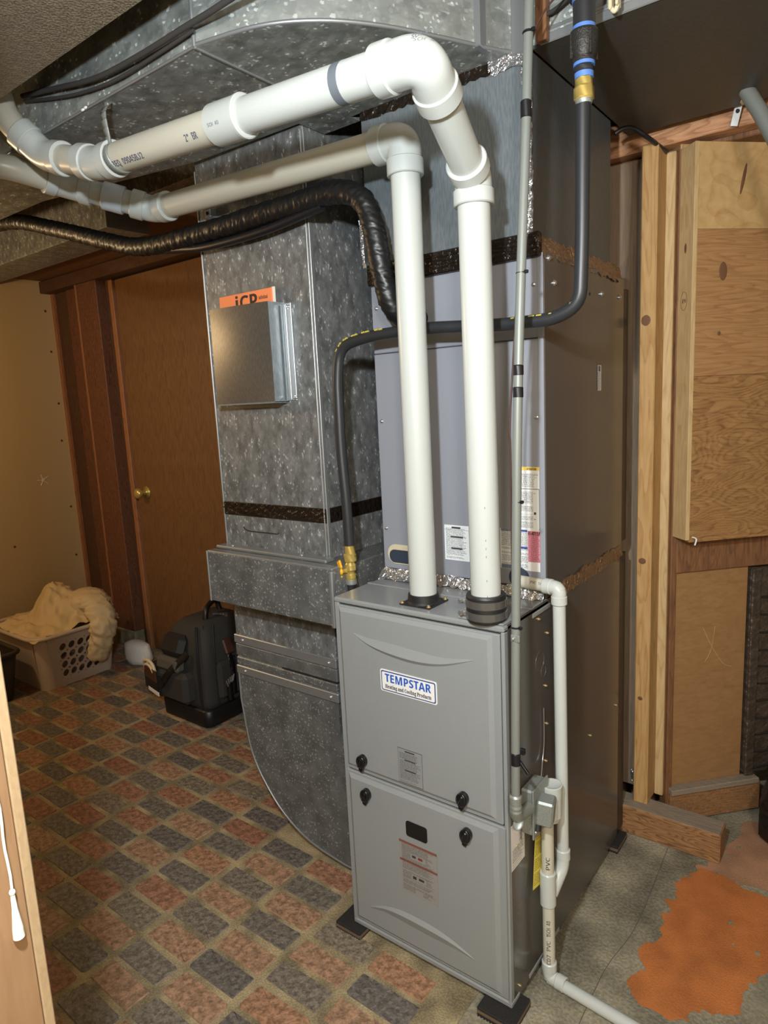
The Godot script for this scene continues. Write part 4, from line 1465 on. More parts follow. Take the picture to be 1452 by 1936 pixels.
func coil() -> void:
	var t := thing("coil_case", "tall grey evaporator coil case standing on the furnace behind the white pipes", "coil case", Vector3(-0.2225, 0.8905, -0.45))
	var st := ST()
	bb(st, Vector3(-0.4445, 0.891, -0.715), Vector3(-0.0005, 1.625, -0.206), 0.003)
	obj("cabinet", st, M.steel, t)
	st = ST()
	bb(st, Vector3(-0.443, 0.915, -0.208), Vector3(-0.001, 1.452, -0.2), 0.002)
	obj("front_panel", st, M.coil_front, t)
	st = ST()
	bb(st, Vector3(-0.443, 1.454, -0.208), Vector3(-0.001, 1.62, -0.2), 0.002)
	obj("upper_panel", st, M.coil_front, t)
	st = ST()
	bb(st, Vector3(-0.012, 0.92, -0.2), Vector3(0.0005, 1.62, -0.1985), 0.001)
	obj("corner_flange", st, M.coil_front, t)
	st = ST()
	for p in [[-0.428, 1.29], [-0.016, 1.29], [-0.02, 1.56], [-0.428, 1.56], [-0.43, 1.02]]: screw(st, Vector3(p[0], p[1], -0.2), Vector3.BACK, 0.0035)
	for p in [[1.566, -0.258], [1.57, -0.542], [1.574, -0.676], [1.612, -0.229]]: screw(st, Vector3(0.0, p[0], p[1]), Vector3.RIGHT, 0.0045)
	obj("screw", st, M.zinc, t)
	st = ST()
	ell(st, Vector3(0.0, 1.563, -0.464), Vector3(0.001, 0.004, 0.004))
	obj("hole", st, M.groove, t)
	# ports at the foot of the front panel
	st = ST()
	var sh := shift(rrect(0.085, 0.05, 0.024), Vector2(-0.385, 0.955))
	prism(st, sh, -0.2, -0.1975)
	obj("port_collar", st, M.cream_foam, t)
	st = ST()
	prism(st, shift(rrect(0.07, 0.033, 0.015), Vector2(-0.386, 0.950)), -0.1975, -0.1955)
	obj("port_plug", st, M.dark_blue, t)
	st = ST()
	lathe(st, Vector3(-0.062, 0.935, -0.2), Vector3.BACK, [Vector2(0.024, 0), Vector2(0.024, 0.004), Vector2(0, 0.005)], 24)
	obj("port_plug", st, M.dark_blue, t)
	st = ST(); bb(st, Vector3(-0.43, 0.92, -0.752), Vector3(-0.001, 1.60, -0.7145), 0.001)  # black strip added to darken the gap behind the coil case
	lbl(obj("rear_shade_strip", st, M.tape, t), "added black strip standing in for the shaded gap at the rear edge")
	# labels
	var ink := rgb(60, 60, 66)
	var wh := rgb(222, 226, 226)
	card("notice", Vector3(-0.256, 1.042, -0.2), Vector3(0.068, 0, 0), Vector3(0, -0.085, 0), label_mat(128, 160, wh, ink, 13, [[0, 0.13, 1, 0.01, ink], [0.3, 0.045, 0.36, 0.05, ink], [0.25, 0.31, 0.5, 0.05, ink], [0.27, 0.64, 0.45, 0.045, ink], [0.78, 0.8, 0.2, 0.16, wh]]), t)
	card("caution_label", Vector3(-0.064, 1.184, -0.2), Vector3(0.052, 0, 0), Vector3(0, -0.047, 0), label_mat(110, 94, wh, ink, 14, [[0, 0.0, 1, 0.16, rgb(232, 200, 98)], [0, 0.16, 1, 0.06, wh], [0.76, 0.6, 0.22, 0.38, wh]], 0.03), t)
	text("label_heading", "ATTENTION", "Droid Sans", 0.0052, Vector3(-0.030, 1.1795, -0.1992), Vector3.RIGHT, Vector3.UP, M.ink, t, 0.0003, 0.022, true)
	card("rating_label", Vector3(-0.064, 1.135, -0.2), Vector3(0.050, 0, 0), Vector3(0, -0.09, 0), label_mat(110, 184, wh, ink, 15, [[0.74, 0.1, 0.24, 0.86, wh], [0.78, 0.55, 0.1, 0.06, ink], [0.78, 0.72, 0.08, 0.02, ink], [0.3, 0.34, 0.42, 0.06, wh], [0.2, 0.55, 0.5, 0.06, wh]], 0.03), t)
	var blue := rgb(50, 78, 150)
	var pink := rgb(216, 140, 158)
	card("refrigerant_label", Vector3(-0.108, 1.045, -0.2), Vector3(0.101, 0, 0), Vector3(0, -0.092, 0), label_mat(200, 184, wh, ink, 16, [[0.36, 0.0, 0.3, 0.05, blue], [0.36, 0.42, 0.3, 0.05, blue], [0.02, 0.0, 0.28, 0.06, rgb(120, 130, 150)], [0.02, 0.9, 0.3, 0.1, rgb(110, 120, 140)], [0.66, 0.78, 0.34, 0.22, wh]], 0.03, [[0.67, 0.02, 0.31, 0.76, pink, rgb(120, 50, 70)]]), t)
	text("label_heading", "R-411A", "Droid Sans", 0.0085, Vector3(-0.025, 1.038, -0.1992), Vector3.RIGHT, Vector3.UP, M.leather, t, 0.0003, 0.029, true)
	card("side_label", Vector3(0.0003, 1.402, -0.515), Vector3(0, 0, -0.026), Vector3(0, -0.063, 0), label_mat(40, 96, rgb(196, 190, 180), ink, 17, [[0, 0, 1, 0.03, ink], [0, 0, 0.06, 1, ink], [0.3, 0.08, 0.4, 0.2, ink]]), t, 0.0005)
	# foil and tape joints
	st = ST()
	foil_strip(st, Vector3(0.0015, 0.878, -0.712), Vector3(0, 0, 0.42), Vector3(0, 0.036, 0), 31)
	obj("foil_tape", st, M.foil_warm_reflect, t)
	st = ST()
	foil_strip(st, Vector3(-0.445, 0.893, -0.185), Vector3(0.445, 0, 0), Vector3(0, 0.024, -0.013), 32)
	foil_strip(st, Vector3(-0.445, 0.8925, -0.175), Vector3(0.12, 0, 0), Vector3(0, 0.02, -0.018), 36)
	obj("foil_tape", st, M.foil, t)
	st = ST()
	foil_strip(st, Vector3(0.001, 1.613, -0.70), Vector3(0, 0, 0.50), Vector3(-0.012, 0.042, 0), 33)
	obj("foil_tape", st, M.foil_warm_reflect, t)
	st = ST()
	bb(st, Vector3(-0.443, 1.612, -0.203), Vector3(-0.002, 1.66, -0.186), 0.003)
	for k in 4:
		var pp: Array = []
		for j in 9: pp.append(Vector3(-0.44 + 0.054 * j, 1.622 + k * 0.009 + sin(j * 2.1 + k) * 0.003, -0.1865))
		tube(st, spline(pp, 3), 0.0018, 5)
	obj("tape_joint", st, M.tape_brown, t)

# ---------------------------------------------------------------- white vent pipes
func run(t: Node, a: Vector3, b: Vector3, m: Material, ta := 0.0, tb := 0.0, r := 0.0302) -> void:
	var st := ST()
	var called := "pipe"
	var d := (b - a).normalized()
	tube(st, [a + d * ta, b - d * tb], r, 32)
	obj(called, st, m, t)

func fitting(t: Node, a: Vector3, p: Vector3, b: Vector3, reach: float, hub: float, m: Material, r := 0.0302) -> void:
	var da := (a - p).normalized()
	var db := (b - p).normalized()
	var st := ST()
	tube(st, bend([p + da * (reach + hub * 0.5), p, p + db * (reach + hub * 0.5)], reach, 14), r * 1.13, 32)
	obj("elbow", st, m, t)
	for d in [da, db]:
		st = ST()
		collar(st, p + d * reach, d, r * 1.24, hub, r * 0.9, 36)
		obj("hub", st, m, t)

func vents() -> void:
	var A := Vector3(-0.048, 0.925, -0.019)
	var B := Vector3(-0.055, 1.732, -0.021)
	var C := Vector3(0.004, 1.832, 0.225)
	var D := Vector3(-0.845, 1.886, 0.232)
	var E := Vector3(-1.045, 1.946, 0.246)
	var F := Vector3(-1.105, 2.03, 0.30)
	var G := Vector3(-1.14, 2.2, 0.31)
	var t := thing("intake_pipe", "white vent pipe from the furnace's right collar up to the higher overhead run", "pipe", A)
	run(t, A, B, M.pvc, 0.0, 0.03)
	fitting(t, A, B, C, 0.020, 0.028, M.pvc)
	run(t, B, C, M.pvc, 0.03, 0.055)
	fitting(t, B, C, D, 0.052, 0.03, M.pvc)
	var J := C.lerp(D, 0.46)
	run(t, C, J, M.pvc, 0.055)
	run(t, J, D, M.pvc_old, 0.0, 0.03)
	var st := ST()
	var dir := (D - C).normalized()
	collar(st, C + dir * 0.14, dir, 0.0306, 0.021, 0.02, 36)
	obj("grey_band", st, M.grey_band, t)
	st = ST()
	collar(st, C + dir * 0.385, dir, 0.0362, 0.075, 0.02, 36)
	collar(st, C + dir * 0.378, dir, 0.0375, 0.010, 0.02, 36)
	obj("coupling", st, M.pvc, t)
	fitting(t, C, D, E, 0.030, 0.034, M.pvc)
	run(t, D, E, M.pvc_old, 0.03, 0.045)
	fitting(t, D, E, F, 0.045, 0.032, M.pvc)
	st = ST()
	collar(st, D + (E - D).normalized() * 0.064, (E - D).normalized(), 0.0308, 0.012, 0.02, 30)
	obj("primer_ring", st, M.primer, t)
	st = ST()
	tube(st, bend([E.lerp(F, 0.4), F, G], 0.05), 0.0302, 28)
	obj("pipe", st, M.pvc_old, t)
	# print along the overhead run
	var nrm := Vector3(0.42, -0.46, 0.78).normalized()
	nrm = (nrm - dir * nrm.dot(dir)).normalized()
	var along := -dir
	var up := nrm.cross(along).normalized()
	for k in [["3EQ 09045BJ2", 0.715, 0.105, -0.25], ["2\" BR", 0.505, 0.035, -0.1]]:
		var n2 := (nrm * cos(k[3]) + up * sin(k[3])).normalized()
		text("print", k[0], "Droid Sans Mono", 0.012, C + dir * k[1] + n2 * 0.0304, along, n2.cross(along).normalized(), M.pen, t, 0.0008, k[2])
	for k in [[0.43, 0.03, 0.15], [-0.02, 0.035, 0.9]]:
		var n3 := (nrm * cos(k[2]) + up * sin(k[2])).normalized()
		text("print", "SCH 40", "Droid Sans Mono", 0.006, C + dir * k[0] + n3 * 0.0362, along, n3.cross(along).normalized(), M.grey_band, t, 0.0006, k[1])
	st = ST()
	for k in [0, 2, 5, 6, 7, 11]: ell(st, A.lerp(B, 0.03 + 0.02 * k) + Vector3(0.49, 0, 0.87).rotated(Vector3.UP, 0.08) * 0.0301, Vector3(0.0008, 0.0025, 0.0004))
	obj("scuff", st, M.grey_band, t).set_meta("kind", "stuff")
	# rubber coupling and its clamps
	var q := thing("rubber_coupling", "black rubber coupling with two steel band clamps at the right pipe's foot", "coupling", Vector3(-0.048, 0.8945, -0.019))
	var c := Vector3(-0.048, 0.8945, -0.019)
	st = ST()
	lathe(st, c, Vector3.UP, [Vector2(0.0, 0), Vector2(0.0395, 0), Vector2(0.0405, 0.003), Vector2(0.0405, 0.05), Vector2(0.0385, 0.054), Vector2(0.031, 0.054)], 36)
	obj("sleeve", st, M.rubber, q)
	for y in [0.005, 0.029]:
		st = ST()
		lathe(st, c + Vector3.UP * y, Vector3.UP, [Vector2(0.040, 0), Vector2(0.0416, 0.0005), Vector2(0.0416, 0.0155), Vector2(0.040, 0.016)], 36)
		var cl := obj("clamp_band", st, M.clamp, q)
		st = ST()
		var s := c + Vector3(-0.040, y + 0.008, 0.012)
		box(st, s, Vector3(0.012, 0.013, 0.016), 0.003)
		lathe(st, s + Vector3(-0.004, 0, 0.006), Vector3(-0.3, 0, 1), [Vector2(0, 0), Vector2(0.005, 0), Vector2(0.005, 0.010), Vector2(0, 0.010)], 6)
		obj("clamp_screw", st, M.zinc, cl)
	# lower exhaust line
	var a := Vector3(-0.228, 0.895, -0.059)
	var b := Vector3(-0.2285, 1.853, -0.056)
	var d := Vector3(-1.055, 1.884, -0.05)
	var e := Vector3(-1.20, 1.945, 0.11)
	var f := Vector3(-1.225, 1.965, 0.25)
	t = thing("exhaust_pipe", "white vent pipe from the furnace's black flange up to the lower overhead run", "pipe", a)
	run(t, a, b, M.pvc, 0.0, 0.04)
	fitting(t, a, b, d, 0.038, 0.032, M.pvc)
	run(t, b, d, M.pvc_old, 0.04, 0.03)
	fitting(t, b, d, e, 0.028, 0.034, M.pvc)
	run(t, d, e, M.pvc, 0.03, 0.03)
	fitting(t, d, e, f, 0.03, 0.03, M.pvc)
	st = ST()
	tube(st, bend([e.lerp(f, 0.25), f, Vector3(-1.27, 1.975, 0.31), Vector3(-1.4, 2.0, 0.33)], 0.05), 0.0302, 28)
	obj("pipe", st, M.pvc_old, t)
	st = ST()
	collar(st, d.lerp(e, 0.36), (e - d).normalized(), 0.036, 0.055, 0.02, 32)
	obj("coupling", st, M.pvc_blue, t)
	# strap hanger
	t = thing("strap_hanger", "perforated steel strap looped under the upper white pipe", "strap", Vector3(-0.80, 1.99, 0.23))
	var ctr := C.lerp(D, 0.912)
	st = ST()
	var loop: Array = []
	loop.append(ctr + Vector3(-0.03, 0.118, -0.01))
	loop.append(ctr + Vector3(-0.012, 0.085, 0.02))
	for k in 9:
		var an := lerpf(1.0, -2.2, k / 8.0)
		loop.append(ctr + Vector3(-0.008 + 0.002 * k, sin(an) * 0.0325, cos(an) * 0.0325))
	ribbon(st, spline(loop, 4), Vector3.RIGHT, 0.018, 0.001)
	obj("strap", st, M.cast, t)
	st = ST()
	screw(st, ctr + Vector3(-0.03, 0.112, -0.004), Vector3(0.2, -0.6, 0.8), 0.005)
	obj("screw", st, M.zinc, t)

func ribbon(st: SurfaceTool, path: Array, side: Vector3, w: float, th: float) -> void:
	st.set_smooth_group(0)
	for i in path.size() - 1:
		var d: Vector3 = (path[i + 1] - path[i]).normalized()
		var s := (side - d * side.dot(d)).normalized() * w / 2
		var nn := d.cross(s).normalized() * th
		var p: Vector3 = path[i]
		var q: Vector3 = path[i + 1]
		quad(st, p - s + nn, p + s + nn, q + s + nn, q - s + nn, nn)
		quad(st, p - s - nn, p + s - nn, q + s - nn, q - s - nn, -nn)
		quad(st, p + s - nn, p + s + nn, q + s + nn, q + s - nn, s)
		quad(st, p - s - nn, p - s + nn, q - s + nn, q - s - nn, -s)

# ---------------------------------------------------------------- gas line and refrigerant hose
func gas() -> void:
	# black insulated suction line, wrapped and wrinkled
	var t := thing("insulated_hose", "thick shiny black wrapped hose sagging from the left and bending down behind the pipes", "hose", Vector3(-0.5, 1.8, -0.1))
	var pth := spline([Vector3(-2.6, 2.07, -0.11), Vector3(-2.05, 2.05, -0.112), Vector3(-1.69, 1.96, -0.112), Vector3(-1.39, 1.868, -0.112), Vector3(-1.20, 1.822, -0.112), Vector3(-0.91, 1.812, -0.108), Vector3(-0.722, 1.812, -0.106), Vector3(-0.575, 1.813, -0.104), Vector3(-0.455, 1.812, -0.104), Vector3(-0.385, 1.783, -0.106), Vector3(-0.358, 1.722, -0.11), Vector3(-0.347, 1.64, -0.116), Vector3(-0.335, 1.56, -0.13), Vector3(-0.318, 1.525, -0.16), Vector3(-0.305, 1.52, -0.205)], 8)
	pth = resample(pth, 0.0042)
	var r := RandomNumberGenerator.new()
	r.seed = 4
	var rad: Array = []
	var cur := 0.0
	for i in pth.size():
		if i % 2 == 0: cur = r.randf_range(-0.0008, 0.0009)
		rad.append(0.0243 + cur)
	var st := ST()
	wrinkled(st, pth, rad, 0.0026, 4)
	obj("wrapped_tube", st, M.wrap, t)
	st = ST()
	tube(st, spline([Vector3(-1.19, 1.808, -0.114), Vector3(-1.05, 1.79, -0.118), Vector3(-0.92, 1.776, -0.115), Vector3(-0.7, 1.775, -0.11), Vector3(-0.5, 1.792, -0.108)], 6), 0.011, 14)
	lbl(obj("liquid_line", st, M.tape, t), "thin line taped along below")
	# flexible gas hose
	t = thing("gas_hose", "thin dark grey gas hose looping across the coil case between valve and ceiling fittings", "hose", Vector3(0.0, 1.48, -0.12))
	pth = bend([Vector3(0.114, 1.842, -0.12), Vector3(0.112, 1.6, -0.12), Vector3(0.108, 1.50, -0.12), Vector3(0.06, 1.478, -0.12), Vector3(-0.05, 1.478, -0.122), Vector3(-0.242, 1.492, -0.124), Vector3(-0.405, 1.489, -0.124), Vector3(-0.485, 1.472, -0.122), Vector3(-0.497, 1.40, -0.12), Vector3(-0.499, 1.227, -0.12), Vector3(-0.490, 1.08, -0.12), Vector3(-0.490, 0.985, -0.12)], 0.055, 6)
	st = ST()
	tube(st, pth, 0.0128, 18)
	obj("tube", st, M.gas_hose, t)
	for k in 3:
		st = ST()
		var seg: Array = [[Vector3(-0.49, 1.462, -0.112), Vector3(-0.465, 1.4855, -0.112), Vector3(-0.41, 1.4975, -0.1145), Vector3(-0.34, 1.5005, -0.1145)], [Vector3(-0.03, 1.4875, -0.114), Vector3(0.05, 1.487, -0.112), Vector3(0.08, 1.491, -0.1105), Vector3(0.099, 1.508, -0.111)], [Vector3(0.1015, 1.52, -0.113), Vector3(0.104, 1.6, -0.1125), Vector3(0.105, 1.72, -0.1125)]][k]
		var sp := spline(seg, 6)
		for i in range(0, sp.size() - 1):
			if i % 3 != 2: tube(st, [sp[i], sp[i].lerp(sp[i + 1], 0.75)], 0.0022 if k < 2 else 0.0008, 5)
		obj("print", st, M.gas_print, t).set_meta("kind", "stuff")
	# brass shut-off valve on the iron drop beside the duct
	t = thing("gas_valve", "brass shut-off valve with a yellow handle beside the return duct", "valve", Vector3(-0.49, 0.85, -0.12))
	st = ST()
	lathe(st, Vector3(-0.49, 0.895, -0.12), Vector3.UP, [Vector2(0.0, 0), Vector2(0.0125, 0), Vector2(0.0135, 0.006), Vector2(0.0135, 0.016), Vector2(0.011, 0.018), Vector2(0.0115, 0.022), Vector2(0.0145, 0.028), Vector2(0.0145, 0.040), Vector2(0.011, 0.046), Vector2(0.0115, 0.052)], 22)
	obj("body", st, M.brass, t)
	st = ST()
	lathe(st, Vector3(-0.49, 0.944, -0.12), Vector3.UP, [Vector2(0.0, 0), Vector2(0.0165, 0), Vector2(0.0175, 0.003), Vector2(0.0175, 0.018), Vector2(0.0145, 0.021), Vector2(0.013, 0.042), Vector2(0, 0.042)], 6)
	obj("flare_nut", st, M.brass, t)
	st = ST()
	lathe(st, Vector3(-0.495, 0.922, -0.11), Vector3(-0.35, 0, 1), [Vector2(0, 0), Vector2(0.006, 0), Vector2(0.006, 0.012), Vector2(0, 0.012)], 12)
	obj("stem", st, M.brass, t)
	st = ST()
	var hc := Vector3(-0.502, 0.921, -0.096)
	var HB := Basis(Vector3.UP, -0.35)
	ell(st, hc, Vector3(0.009, 0.009, 0.005), HB)
	box(st, hc + HB * Vector3(-0.004, 0.017, 0), Vector3(0.016, 0.022, 0.006), 0.002, HB * Basis(Vector3.BACK, 0.5))
	box(st, hc + HB * Vector3(-0.008, -0.018, 0), Vector3(0.015, 0.024, 0.006), 0.002, HB * Basis(Vector3.BACK, -0.55))
	lbl(obj("handle", st, M.yellow, t), "yellow lever handle")
	st = ST()
	lathe(st, Vector3(-0.49, 0.885, -0.12), Vector3.UP, [Vector2(0.0, 0), Vector2(0.0145, 0), Vector2(0.015, 0.002), Vector2(0.0145, 0.012), Vector2(0, 0.012)], 20)
	obj("collar", st, M.cast, t)
	st = ST()
	tube(st, [Vector3(-0.49, 0.886, -0.12), Vector3(-0.49, 0.5, -0.12)], 0.0107, 16)
	tube(st, [Vector3(-0.49, 0.506, -0.12), Vector3(-0.44, 0.506, -0.12)], 0.0107, 16)
	obj("nipple", st, M.black_pipe, t)
	# fittings at the ceiling end
	t = thing("gas_riser", "black iron gas riser with blue-sealed fittings and a bright brass nut at the ceiling", "pipe fitting", Vector3(0.116, 1.85, -0.12))
	var X := Vector3(0.1155, 0, -0.12)
	st = ST()
	lathe(st, X + Vector3.UP * 1.838, Vector3.UP, [Vector2(0, 0), Vector2(0.0135, 0), Vector2(0.0155, 0.006), Vector2(0, 0.006)], 20)
	obj("ferrule", st, M.cast, t)
	st = ST()
	lathe(st, X + Vector3.UP * 1.844, Vector3.UP, [Vector2(0, 0), Vector2(0.0165, 0), Vector2(0.018, 0.003), Vector2(0.018, 0.02), Vector2(0.0165, 0.023), Vector2(0.0155, 0.023), Vector2(0.0155, 0.036), Vector2(0, 0.036)], 6)
	lbl(obj("flare_nut", st, M.brass, t), "bright brass hex nut")
	st = ST()
	lathe(st, X + Vector3.UP * 1.879, Vector3.UP, [Vector2(0, 0), Vector2(0.016, 0), Vector2(0.0165, 0.009), Vector2(0, 0.009)], 24)
	lathe(st, X + Vector3.UP * 1.8985, Vector3.UP, [Vector2(0, 0), Vector2(0.0185, 0), Vector2(0.0185, 0.006), Vector2(0, 0.006)], 24)
	lathe(st, X + Vector3.UP * 1.954, Vector3.UP, [Vector2(0, 0), Vector2(0.0195, 0), Vector2(0.0195, 0.008), Vector2(0, 0.008)], 24)
	lathe(st, X + Vector3.UP * 2.0, Vector3.UP, [Vector2(0, 0), Vector2(0.0205, 0), Vector2(0.0205, 0.007), Vector2(0, 0.007)], 24)
	lbl(obj("thread_sealant", st, M.sealant, t), "blue thread sealant rings")
	st = ST()
	lathe(st, X + Vector3.UP * 1.888, Vector3.UP, [Vector2(0, 0), Vector2(0.0165, 0), Vector2(0.018, 0.002), Vector2(0.018, 0.009), Vector2(0.0165, 0.011), Vector2(0, 0.011)], 6)
	obj("hex_bushing", st, M.black_pipe, t)
	st = ST()
	lathe(st, X + Vector3.UP * 1.904, Vector3.UP, [Vector2(0, 0), Vector2(0.0195, 0), Vector2(0.0195, 0.008), Vector2(0.0225, 0.016), Vector2(0.0245, 0.03), Vector2(0.0245, 0.046), Vector2(0.0235, 0.05), Vector2(0, 0.05)], 28)
	for k in 4:
		var a := TAU * k / 4 + 0.75
		box(st, X + Vector3.UP * 1.93 + Vector3(cos(a), 0, sin(a)) * 0.0235, Vector3(0.005, 0.04, 0.004), 0.001, Basis(Vector3.UP, -a))
	obj("reducer", st, M.iron, t)
	st = ST()
	lathe(st, X + Vector3.UP * 1.958, Vector3.UP, [Vector2(0.0, 0), Vector2(0.0188, 0), Vector2(0.0188, 0.05)], 28)
	obj("nipple", st, M.black_pipe, t)
	st = ST()
	lathe(st, X + Vector3.UP * 2.005, Vector3.UP, [Vector2(0.0, 0), Vector2(0.024, 0), Vector2(0.025, 0.003), Vector2(0.025, 0.02), Vector2(0.021, 0.025), Vector2(0.021, 0.12)], 28)
	obj("elbow", st, M.iron, t)

# ---------------------------------------------------------------- electrical
func conduit() -> void:
	var pts := [Vector3(0.03, 0.545, 0.022), Vector3(0.03, 0.9, 0.008), Vector3(0.03, 1.383, -0.02), Vector3(0.03, 1.84, -0.068), Vector3(0.03, 2.2, -0.10)]
	var t := thing("conduit", "slim grey conduit rising along the furnace's right front edge to the ceiling", "conduit", pts[0])
	var st := ST()
	tube(st, spline(pts, 6), 0.0088, 20)
	obj("tube", st, M.conduit, t)
	var at := func(y: float) -> Vector3:
		for i in pts.size() - 1:
			if y <= pts[i + 1].y:
				return pts[i].lerp(pts[i + 1], (y - pts[i].y) / (pts[i + 1].y - pts[i].y))
		return pts[-1]
	for b in [[1.838, 0.03], [1.383, 0.02], [1.343, 0.021], [0.63, 0.028]]:
		st = ST()
		collar(st, at.call(b[0] - b[1] / 2), Vector3.UP, 0.0098, b[1], 0.006, 20)
		obj("black_tape", st, M.tape, t)
	for y in [1.965, 1.554, 1.138, 0.896]:
		st = ST()
		collar(st, at.call(y), Vector3.UP, 0.0102, 0.005, 0.006, 20)
		box(st, at.call(y) + Vector3(0.011, 0.003, 0.003), Vector3(0.007, 0.006, 0.006), 0.001)
		obj("cable_tie", st, M.tape, t)
	st = ST()
	box(st, at.call(0.625) + Vector3(0.014, -0.012, -0.006), Vector3(0.006, 0.03, 0.006), 0.001, Basis(Vector3.BACK, 0.7))
	box(st, at.call(0.64) + Vector3(0.012, 0.006, -0.006), Vector3(0.010, 0.012, 0.008), 0.001)
	obj("tape_tail", st, M.tape, t)
	st = ST()
	bb(st, Vector3(0.024, 0.872, 0.016), Vector3(0.042, 0.886, 0.019), 0.001)
	screw(st, Vector3(0.030, 0.879, 0.019), Vector3.BACK, 0.003)
	obj("clip", st, M.cast, t)
	# connector and elbow into the box
	st = ST()
	lathe(st, Vector3(0.03, 0.515, 0.022), Vector3.UP, [Vector2(0.0, 0), Vector2(0.0115, 0), Vector2(0.0125, 0.004), Vector2(0.0115, 0.008), Vector2(0.0125, 0.012), Vector2(0.0125, 0.014), Vector2(0.0115, 0.018), Vector2(0.0125, 0.036), Vector2(0.0095, 0.04)], 18)
	obj("connector", st, M.cast, t)
	st = ST()
	tube(st, bend([Vector3(0.03, 0.52, 0.022), Vector3(0.028, 0.497, 0.012), Vector3(0.026, 0.487, -0.045)], 0.025), 0.0122, 20)
	ell(st, Vector3(0.031, 0.487, 0.014), Vector3(0.011, 0.015, 0.004), Basis(Vector3.RIGHT, -0.9))
	obj("elbow", st, M.cast, t)
	# junction box on the furnace side
	t = thing("junction_box", "grey metal junction box on the furnace's side behind the conduit elbow", "junction box", Vector3(0.022, 0.44, -0.11))
	st = ST()
	bb(st, Vector3(0.0, 0.412, -0.128), Vector3(0.028, 0.516, -0.058), 0.004)
	obj("body", st, M.cast, t)
	st = ST()
	bb(st, Vector3(0.028, 0.406, -0.131), Vector3(0.032, 0.52, -0.055), 0.0015)
	obj("cover", st, M.cast, t)
	st = ST()
	ell(st, Vector3(0.032, 0.42, -0.066), Vector3(0.003, 0.004, 0.004))
	obj("screw", st, M.zinc, t)
	# low-voltage wires
	t = thing("thin_wire", "thin white wire standing up from the junction box", "wire", Vector3(0.004, 0.5, -0.165))
	st = ST()
	tube(st, spline([Vector3(0.02, 0.51, -0.12), Vector3(0.006, 0.53, -0.16), Vector3(0.004, 0.57, -0.174), Vector3(0.004, 0.65, -0.174)], 8), 0.0012, 6)
	obj("wire", st, M.zinc, t)
	t = thing("control_wire", "thin reddish control wire running up behind the conduit", "wire", Vector3(0.01, 0.6, -0.02))
	st = ST()
	tube(st, spline([Vector3(0.016, 0.56, -0.02), Vector3(0.020, 0.75, -0.02), Vector3(0.014, 0.9, -0.014), Vector3(0.006, 1.22, -0.03), Vector3(0.006, 1.29, -0.03), Vector3(0.02, 1.54, -0.042), Vector3(0.012, 1.66, -0.07), Vector3(0.016, 1.74, -0.08), Vector3(0.03, 1.97, -0.10), Vector3(0.10, 2.06, -0.14)], 8), 0.0018, 6)
	obj("wire", st, M.leather, t)

